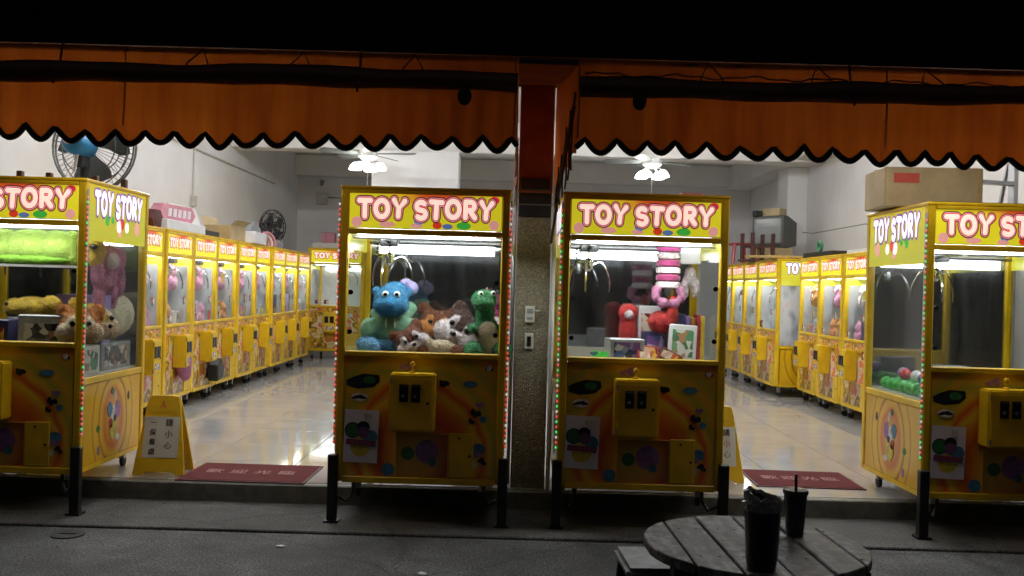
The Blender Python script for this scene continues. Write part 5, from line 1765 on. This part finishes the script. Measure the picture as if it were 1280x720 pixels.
poly_box('black_case', 'fan_black', 'flat black case on the short row beside the pale board', 'case', (3.42, 9.75, ZT), (0.85, 0.40, 0.06), R(92), group=GT)
poly_box('white_tray', 'box_white', 'white flat tray on the short row by the wall', 'tray', (3.5, 8.75, ZT), (0.7, 0.40, 0.05), R(90), group=GT)
t = empty('tape_roll', (3.35, 10.05, ZT + 0.065))
tag(t, 'roll of green and black tape beside the television boards', 'tape', GT)
MB().tube([(0.0, 0.055 * math.cos(2 * PI * k / 16), 0.066 + 0.055 * math.sin(2 * PI * k / 16)) for k in range(17)], 0.018, 6, caps=False).build('ring', 'green_plush', t, smooth=True)
t = empty('metal_frame_box', (3.5, 8.75, ZT + 0.0515))
tag(t, 'small grey metal bracket frame on the white tray', 'bracket', GT)
b = MB()
b.box(-0.02, 0.02, -0.09, -0.07, 0, 0.16).box(-0.02, 0.02, 0.07, 0.09, 0, 0.16).box(-0.02, 0.02, -0.069, 0.069, 0.14, 0.16)
b.build('frame', 'steel', t)
MB().tube([(3.9, 12.4, 2.1), (3.7, 11.4, 2.02), (3.9, 10.2, 2.06), (4.02, 8.9, 1.72)], 0.006, 5).build('cable', 'grey_plastic', None)
tag(bpy.data.objects['cable'], 'thin grey cable sagging along the right wall', 'cable')

# ------------------------------------------------------------------ big carton and sheet on machine D
t = empty('cardboard_carton', (2.375, FY + 0.56, 1.762), R(-4))
tag(t, 'large brown cardboard carton with red print on machine roof', 'box')
MB().box(-0.27, 0.27, -0.18, 0.18, 0, 0.225).build('carton', 'cardboard', t, bevel=0.006)
MB().box(-0.22, -0.08, -0.1825, -0.1805, 0.135, 0.19).build('printed_label', 'cardboard_print', t)
MB().box(-0.27, 0.27, -0.02, 0.02, 0.2252, 0.2262).build('tape', 'pale_wood', t)
MB().box(0.24, 0.252, -0.1815, -0.1802, 0.0, 0.22).build('tape_edge', 'pale_wood', t)
poly_box('black_sheet', 'fan_black', 'flat black sheet lying on the roof beside the carton', 'sheet', (2.66, FY + 0.24, 1.754), (0.86, 0.30, 0.012), R(-1), group=GT)
# folding ladder behind D
t = empty('step_ladder', (3.27, 6.35, FZ), R(14))
tag(t, 'grey folding ladder standing behind the carton machine', 'ladder')
for sx in (-1, 1):
    MB().box(sx * 0.2 - 0.018, sx * 0.2 + 0.018, -0.03, 0.03, 0.0, 2.2).build('rail', 'steel', t, bevel=0.003)
    MB().tube([(sx * 0.22, 0.55, 0.0), (sx * 0.2, 0.04, 2.15)], 0.015, 6).build('rear_leg', 'steel', t)
for k in range(7):
    MB().box(-0.181, 0.181, -0.035, 0.035, 0.28 * (k + 1) - 0.012, 0.28 * (k + 1) + 0.012).build('rung', 'steel', t)
t = poly_box('grey_panel', 'grey_plastic', 'grey sloping panel beside the folding ladder', 'panel', (3.2, 7.0, FZ), (0.7, 0.03, 2.05), R(5), (R(-6), 0))

# ------------------------------------------------------------------ big pedestal fan behind A
t = empty('pedestal_fan', (-2.93, 6.25, FZ), R(-8))
tag(t, 'large grey pedestal fan with blue motor seen from behind', 'fan')
MB().lathe([(0.25, 0), (0.25, 0.03), (0.05, 0.05), (0.024, 0.06), (0.024, 1.95), (0.0, 1.96)], 20).build('pole', 'black_metal', t, smooth=True)
zc = 2.03
Q = 1.16
gb = MB()
for rr, yy in ((0.26, 0.10), (0.26, 0.13), (0.24, 0.17), (0.18, 0.19), (0.12, 0.20), (0.24, 0.06), (0.17, 0.045)):
    gb.tube([(Q * rr * math.cos(2 * PI * k / 32), yy, zc + Q * rr * math.sin(2 * PI * k / 32)) for k in range(33)], 0.0045 if rr < 0.26 else 0.007, 5, caps=False)
for k in range(44):
    a = 2 * PI * k / 44
    gb.tube([(Q * 0.07 * math.cos(a), 0.04, zc + Q * 0.07 * math.sin(a)), (Q * 0.17 * math.cos(a), 0.045, zc + Q * 0.17 * math.sin(a)), (Q * 0.245 * math.cos(a), 0.06, zc + Q * 0.245 * math.sin(a)), (Q * 0.262 * math.cos(a), 0.115, zc + Q * 0.262 * math.sin(a)),
             (Q * 0.24 * math.cos(a), 0.17, zc + Q * 0.24 * math.sin(a)), (Q * 0.12 * math.cos(a), 0.20, zc + Q * 0.12 * math.sin(a))], 0.0018, 4)
gb.build('grille', 'fan_grille', t, smooth=True)
for k in range(3):
    a = 2 * PI * k / 3 + 0.5
    b = MB()
    pr = [(0.03, 0.115), (0.10, 0.10), (0.20, 0.095)]
    vs = []
    for j in range(7):
        u = j / 6
        rr = 0.03 + 0.23 * u
        hw = 0.35 + 0.42 * math.sin(u * PI * 0.75)
        vs += [(rr * math.cos(a - hw), 0.135, zc + rr * math.sin(a - hw)), (rr * math.cos(a), 0.115, zc + rr * math.sin(a)), (rr * math.cos(a + hw), 0.09, zc + rr * math.sin(a + hw))]
    fs = []
    for j in range(6):
        for c in range(2):
            i = j * 3 + c
            fs.append((i, i + 1, i + 4, i + 3))
    b.add(vs, fs).build('blade', 'fan_blade', t, smooth=True)
mo = MB().lathe([(0.0, -0.17), (0.05, -0.165), (0.075, -0.14), (0.085, -0.06), (0.085, 0.03), (0.06, 0.045)], 24, (0, 0, zc), 'y').build('motor', 'fan_blue', t, smooth=True)
MB().box(-0.028, 0.028, -0.07, 0.03, zc - 0.16, zc - 0.06).build('neck', 'fan_black', mo, bevel=0.008)
MB().lathe([(0.02, 0.0), (0.022, -0.03), (0.012, -0.035)], 12, (0.0, -0.172, zc), 'y').build('knob', 'white_plastic', mo, smooth=True)
MB().tube([(0.015, -0.10, zc - 0.075), (-0.005, -0.10, zc - 0.20)], 0.010, 8).build('lever', 'white_plastic', mo, smooth=True)

# ------------------------------------------------------------------ wall fittings
t = empty('wall_conduit', (XL + 0.02, 8.0, 2.3))
tag(t, 'thin white conduit running along the long wall', 'conduit')
MB().tube([(0, -1.9, 0.45), (0, 6.2, 0.45)], 0.012, 6).build('pipe', 'pipe_white', t, smooth=True)
MB().tube([(0, 2.6, 0.45), (0, 2.6, -0.1)], 0.010, 6).build('drop_pipe', 'pipe_white', t, smooth=True)
MB().box(-0.018, 0.03, 2.55, 2.65, -0.22, -0.1).build('switch_plate', 'socket_white', t, bevel=0.004)
for zz, lab in ((2.95, 'small grey security camera high on the back wall'), (2.70, 'white power box below the back wall camera')):
    t = empty('security_camera' if zz > 2.9 else 'power_box', (-3.3, YB, zz))
    tag(t, lab, 'camera' if zz > 2.9 else 'box')
    if zz > 2.9:
        MB().box(-0.03, 0.03, -0.10, 0.0, 0.03, 0.05).build('bracket', 'steel', t)
        MB().tube([(0, -0.06, 0.0), (0.03, -0.24, -0.04)], 0.035, 10).build('camera_body', 'grey_plastic', t, smooth=True)
    else:
        MB().box(-0.09, 0.09, -0.06, 0.0, -0.12, 0.06).build('case', 'socket_white', t, bevel=0.005)
        MB().tube([(0.1, -0.02, 0.0), (0.9, -0.02, 0.0)], 0.010, 6).build('pipe', 'steel', t)
t = empty('ceiling_conduit', (2.6, 10.5, ZC - 0.02))
tag(t, 'grey conduit fixed across the ceiling toward the right wall', 'conduit')
MB().tube([(-1.6, 1.3, -0.0), (0.9, -1.5, -0.0)], 0.014, 6).build('pipe', 'steel', t, smooth=True)

# ------------------------------------------------------------------ bag on the second machine's coin box
t = empty('pink_bag', (LFX + 0.06, 7.93, FZ + 0.30))
tag(t, 'pink soft bag hanging on a coin box of the long row', 'bag')
soft('bag', [((0, 0, 0.12), (0.06, 0.09, 0.13)), ((0.01, 0.0, 0.26), (0.035, 0.05, 0.06)), ((0.0, 0.04, 0.02), (0.05, 0.05, 0.06))], 'pink_plush', t, 0.012)
t = empty('black_bag', (LFX + 0.07, 8.78, FZ + 0.18))
tag(t, 'black bag hanging between coin boxes of the long row', 'bag')
MB().prism([(-0.09, 0.0), (0.08, 0.02), (0.09, 0.13), (0.0, 0.22), (-0.10, 0.15)], -0.05, 0.05, 'x').build('bag', 'fan_black', t, bevel=0.01)


# ================================================================== text
def text_mesh(body, size, ext=0.0008, offset=0.0):
    c = bpy.data.curves.new('txt', 'FONT')
    c.body = body
    c.size = size
    c.align_x = 'CENTER'
    c.align_y = 'CENTER'
    c.extrude = ext
    c.offset = offset
    c.resolution_u = 3
    o = bpy.data.objects.new('txt', c)
    COL.objects.link(o)
    dg = bpy.context.evaluated_depsgraph_get()
    me = bpy.data.meshes.new_from_object(o.evaluated_get(dg))
    bpy.data.objects.remove(o)
    bpy.data.curves.remove(c)
    me.materials.clear()
    return me


# door mats
def doormat(x0, x1, y0, y1, label, rz=0.0, curl=False):
    t = empty('door_mat', ((x0 + x1) / 2, (y0 + y1) / 2, FZ), rz)
    tag(t, label, 'mat', 'red welcome mats at the entrances')
    a, b = (x1 - x0) / 2, (y1 - y0) / 2
    MB().box(-a, a, -b, b, 0.0005, 0.010).build('carpet', 'mat_red', t, bevel=0.003)
    m = MB()
    m.box(-a - 0.012, a + 0.012, -b - 0.012, -b - 0.0005, 0.0005, 0.007).box(-a - 0.012, a + 0.012, b + 0.0005, b + 0.012, 0.0005, 0.007)
    m.box(-a - 0.012, -a - 0.0005, -b, b, 0.0005, 0.007).box(a + 0.0005, a + 0.012, -b, b, 0.0005, 0.007)
    m.build('rubber_edge', 'maroon', t)
    for i, ch in enumerate('歡迎光臨'):
        me = text_mesh(ch, 0.105)
        o = link('lettering', me, 'mat_print', t, (-a * 0.62 + i * a * 0.40, -0.01, 0.0112))


doormat(-1.86, -1.15, 5.20, 5.68, 'dark red welcome mat beside the yellow caution stand and plush machine', R(-1))
doormat(1.51, 2.13, 5.47, 5.95, 'dark red welcome mat in the entrance near the round table', R(-2))


def floor_sign(x, y, rz, label, cols):
    t = empty('caution_sign', (x, y, FZ), rz)
    tag(t, label, 'sign', 'yellow folding floor stands')
    for s in (-1, 1):
        lean = s * R(11)
        pn = MB()
        # panel with cut-out feet and handle top
        out = [(-0.150, 0.0), (-0.095, 0.0), (-0.08, 0.018), (0.08, 0.018), (0.095, 0.0), (0.150, 0.0), (0.098, 0.40), (0.085, 0.455), (0.045, 0.462), (-0.045, 0.462), (-0.085, 0.455), (-0.098, 0.40)]
        pn.prism(out, -0.008, 0.008, 'y')
        o = pn.build('panel', 'yellow_plastic', t, bevel=0.004, loc=(0, s * 0.092, 0.002))
        o.rotation_euler.x = lean
        if s < 0:
            MB().box(-0.10, 0.10, -0.0125, -0.0085, 0.10, 0.335).build('notice_sheet', 'paper', o, bevel=0.0005)
            MB().box(-0.075, 0.075, -0.011, -0.0085, 0.36, 0.375).build('rib', 'yellow_paint', o)
            MB().prism([(-0.02, 0.39), (0.02, 0.39), (0.0, 0.43)], -0.011, -0.0085, 'y').build('warning_mark', 'print_orange', o)
            for ci, (cx, txt, mm) in enumerate(cols):
                for k, ch in enumerate(txt):
                    l = link('lettering', text_mesh(ch, 0.045 if len(txt) < 4 else 0.04), 'print_red' if mm == k else 'ink', o, (cx, -0.0138, 0.298 - k * (0.065 if len(txt) < 4 else 0.055)))
                    l.rotation_euler.x = R(90)
    return t


floor_sign(-2.015, 5.40, R(3), 'yellow folding caution stand in front of the long row, two text columns', ((0.042, '請小心', -1), (-0.048, '一保養處', -1)))
floor_sign(1.275, 5.62, R(4), 'yellow folding caution stand half behind the boxed prize machine', ((0.045, '請小心', 1), (-0.045, '一保養處', -1)))

# ================================================================== street: table, stools, cups
TX, TY, TZ, TR = 0.70, 2.58, 0.546, 0.308
t = empty('round_table', (TX, TY, 0), R(1.5))
tag(t, 'round weathered plank table standing in the street', 'table')
edges = [-0.308, -0.2135, -0.104, 0.016, 0.128, 0.236, 0.308]
for i in range(6):
    xa, xb = edges[i] + 0.004, edges[i + 1] - 0.004
    poly = []
    steps = 8
    for k in range(steps + 1):
        x = xa + (xb - xa) * k / steps
        poly.append((x, -math.sqrt(max(0.0006, TR ** 2 - x * x))))
    for k in range(steps + 1):
        x = xb + (xa - xb) * k / steps
        poly.append((x, math.sqrt(max(0.0006, TR ** 2 - x * x))))
    MB().prism(poly, TZ - 0.028, TZ - (0.0, 0.002, 0.001, 0.003, 0.0, 0.002)[i], 'z').build('plank', 'plank_wood', t, bevel=0.003)
for i in range(6):
    xm = (edges[i] + edges[i + 1]) / 2
    for yy in (-0.14, 0.14):
        for dx in (-0.025, 0.025):
            if math.hypot(xm + dx, yy) < 0.295:
                MB().lathe([(0.0045, 0.0), (0.0045, 0.0012), (0.003, 0.0016)], 8, (xm + dx, yy, TZ - 0.0015)).build('screw', 'black_metal', t)
for yy in (-0.14, 0.14):
    MB().box(-0.26, 0.26, yy - 0.03, yy + 0.03, TZ - 0.055, TZ - 0.0285).build('batten', 'stool_body', t)
MB().lathe([(0.09, 0.0), (0.09, 0.0), (0.075, 0.05), (0.07, TZ - 0.056)], 20).build('pedestal', 'stool_body', t)
MB().lathe([(0.22, 0.0), (0.22, 0.03), (0.10, 0.05)], 28).build('foot', 'stool_body', t)


def stool(x, y, h, rz, label, s=0.15):
    t = empty('low_stool', (x, y, 0), rz)
    tag(t, label, 'stool', 'stools at the round table')
    MB().box(-s, s, -s, s, h - 0.035, h).build('seat', 'stool_top', t, bevel=0.012, segs=2)
    for sx in (-1, 1):
        for sy in (-1, 1):
            MB().tube([(sx * (s - 0.03), sy * (s - 0.03), h - 0.035), (sx * (s - 0.005), sy * (s - 0.005), 0.0)], 0.022, 6).build('leg', 'stool_body', t)
    for sx in (-1, 1):
        MB().box(sx * (s - 0.03) - 0.008, sx * (s - 0.03) + 0.008, -s + 0.05, s - 0.05, h * 0.35, h * 0.45).build('stretcher', 'stool_body', t)
    MB().box(-s + 0.03, s - 0.03, -s + 0.02, -s + 0.035, h - 0.12, h - 0.036).build('apron', 'stool_body', t)


stool(0.50, 2.95, 0.39, R(3), 'grey topped stool tucked behind the plank table near boxed prize machine', 0.13)
stool(1.17, 2.62, 0.33, R(-14), 'low grey stool beside the plank table toward the carton machine', 0.15)

t = empty('wrapped_cup', (0.652, 2.335, TZ))
tag(t, 'tall black cup with crumpled plastic bag around its top', 'cup')
MB().lathe([(0.036, 0.0), (0.040, 0.03), (0.046, 0.15), (0.047, 0.165), (0.043, 0.168), (0.0, 0.160)], 28).build('cup_body', 'cup_black', t, smooth=True)
rn = random.Random(4)
b = MB()
vs, fs = [], []
n, mrow = 26, 6
for j in range(mrow):
    for k in range(n):
        a = 2 * PI * k / n
        rr = (0.0485, 0.050, 0.046, 0.047, 0.040, 0.030)[j] + rn.uniform(-0.003, 0.003) * (j > 0)
        zz = (0.150, 0.164, 0.172, 0.178, 0.184, 0.176)[j] + rn.uniform(-0.003, 0.004) * (j > 0) + (0.018 * max(0, math.cos(a - 2.7)) if j > 2 else 0)
        vs.append((rr * math.cos(a), rr * math.sin(a), zz))
for j in range(mrow - 1):
    for k in range(n):
        fs.append((j * n + k, j * n + (k + 1) % n, (j + 1) * n + (k + 1) % n, (j + 1) * n + k))
b.add(vs, fs).build('plastic_bag', 'bag_film', t, smooth=False)
t = empty('lidded_cup', (0.838, 2.665, TZ))
tag(t, 'small black drink cup with lid and dark red straw', 'cup')
MB().lathe([(0.024, 0.0), (0.027, 0.03), (0.033, 0.122)], 26).build('cup_body', 'cup_black', t, smooth=True)
MB().lathe([(0.0355, 0.121), (0.0365, 0.128), (0.034, 0.134), (0.0, 0.136)], 26).build('lid', 'cup_lid', t, smooth=True)
MB().tube([(0.002, 0.0, 0.02), (0.0, 0.0, 0.178)], 0.0045, 8).build('straw', 'straw_red', t, smooth=True)
# tangled wrapper by the cups
t = empty('paper_wrapper', (0.77, 2.55, TZ + 0.001))
tag(t, 'crumpled white straw wrapper between the two cups', 'wrapper')
MB().tube([(-0.03, -0.05, 0.004), (-0.01, 0.0, 0.012), (0.015, 0.02, 0.02), (0.03, 0.03, 0.006), (0.0, 0.07, 0.008)], 0.003, 5).build('paper', 'paper', t)
# drain lid and scattered grit
t = empty('drain_lid', (-2.09, 4.40, 0.0))
tag(t, 'small dark round drain lid in the street asphalt', 'drain')
MB().lathe([(0.075, 0.0005), (0.075, 0.006), (0.062, 0.007), (0.0, 0.006)], 24).build('lid', 'black_rubber', t)
MB().box(-0.04, 0.04, -0.006, 0.006, 0.0072, 0.010).build('bar', 'black_metal', t)
for k, (lx, ly, lab) in enumerate(((-1.05, 4.30, 'scrap of white paper on the street before the plush machine'), (1.62, 4.25, 'white paper crumb on the street near the carton machine'), (-0.35, 3.95, 'torn white receipt lying on the asphalt'))):
    p = MB().prism([(-0.018, -0.010), (0.016, -0.014), (0.022, 0.008), (0.0, 0.016), (-0.02, 0.008)], 0.001, 0.006, 'z').build('paper_scrap', 'paper', None, loc=(lx, ly, 0), rz=k * 1.3)
    tag(p, lab, 'litter', 'litter on the street')
rn = random.Random(9)
b = MB()
for k in range(110):
    r = rn.uniform(0.002, 0.006)
    b.sphere((rn.uniform(-3, 3), rn.choice((rn.uniform(3.7, 4.5), rn.uniform(4.6, 5.1))), r * 0.5), (r * rn.uniform(.8, 1.5), r, r * 0.7), 6, 4)
o = b.build('grit', 'stool_top', None)
o['kind'] = 'stuff'
o['label'] = 'scattered grit and crumbs on the street and pavement'
o['category'] = 'grit'
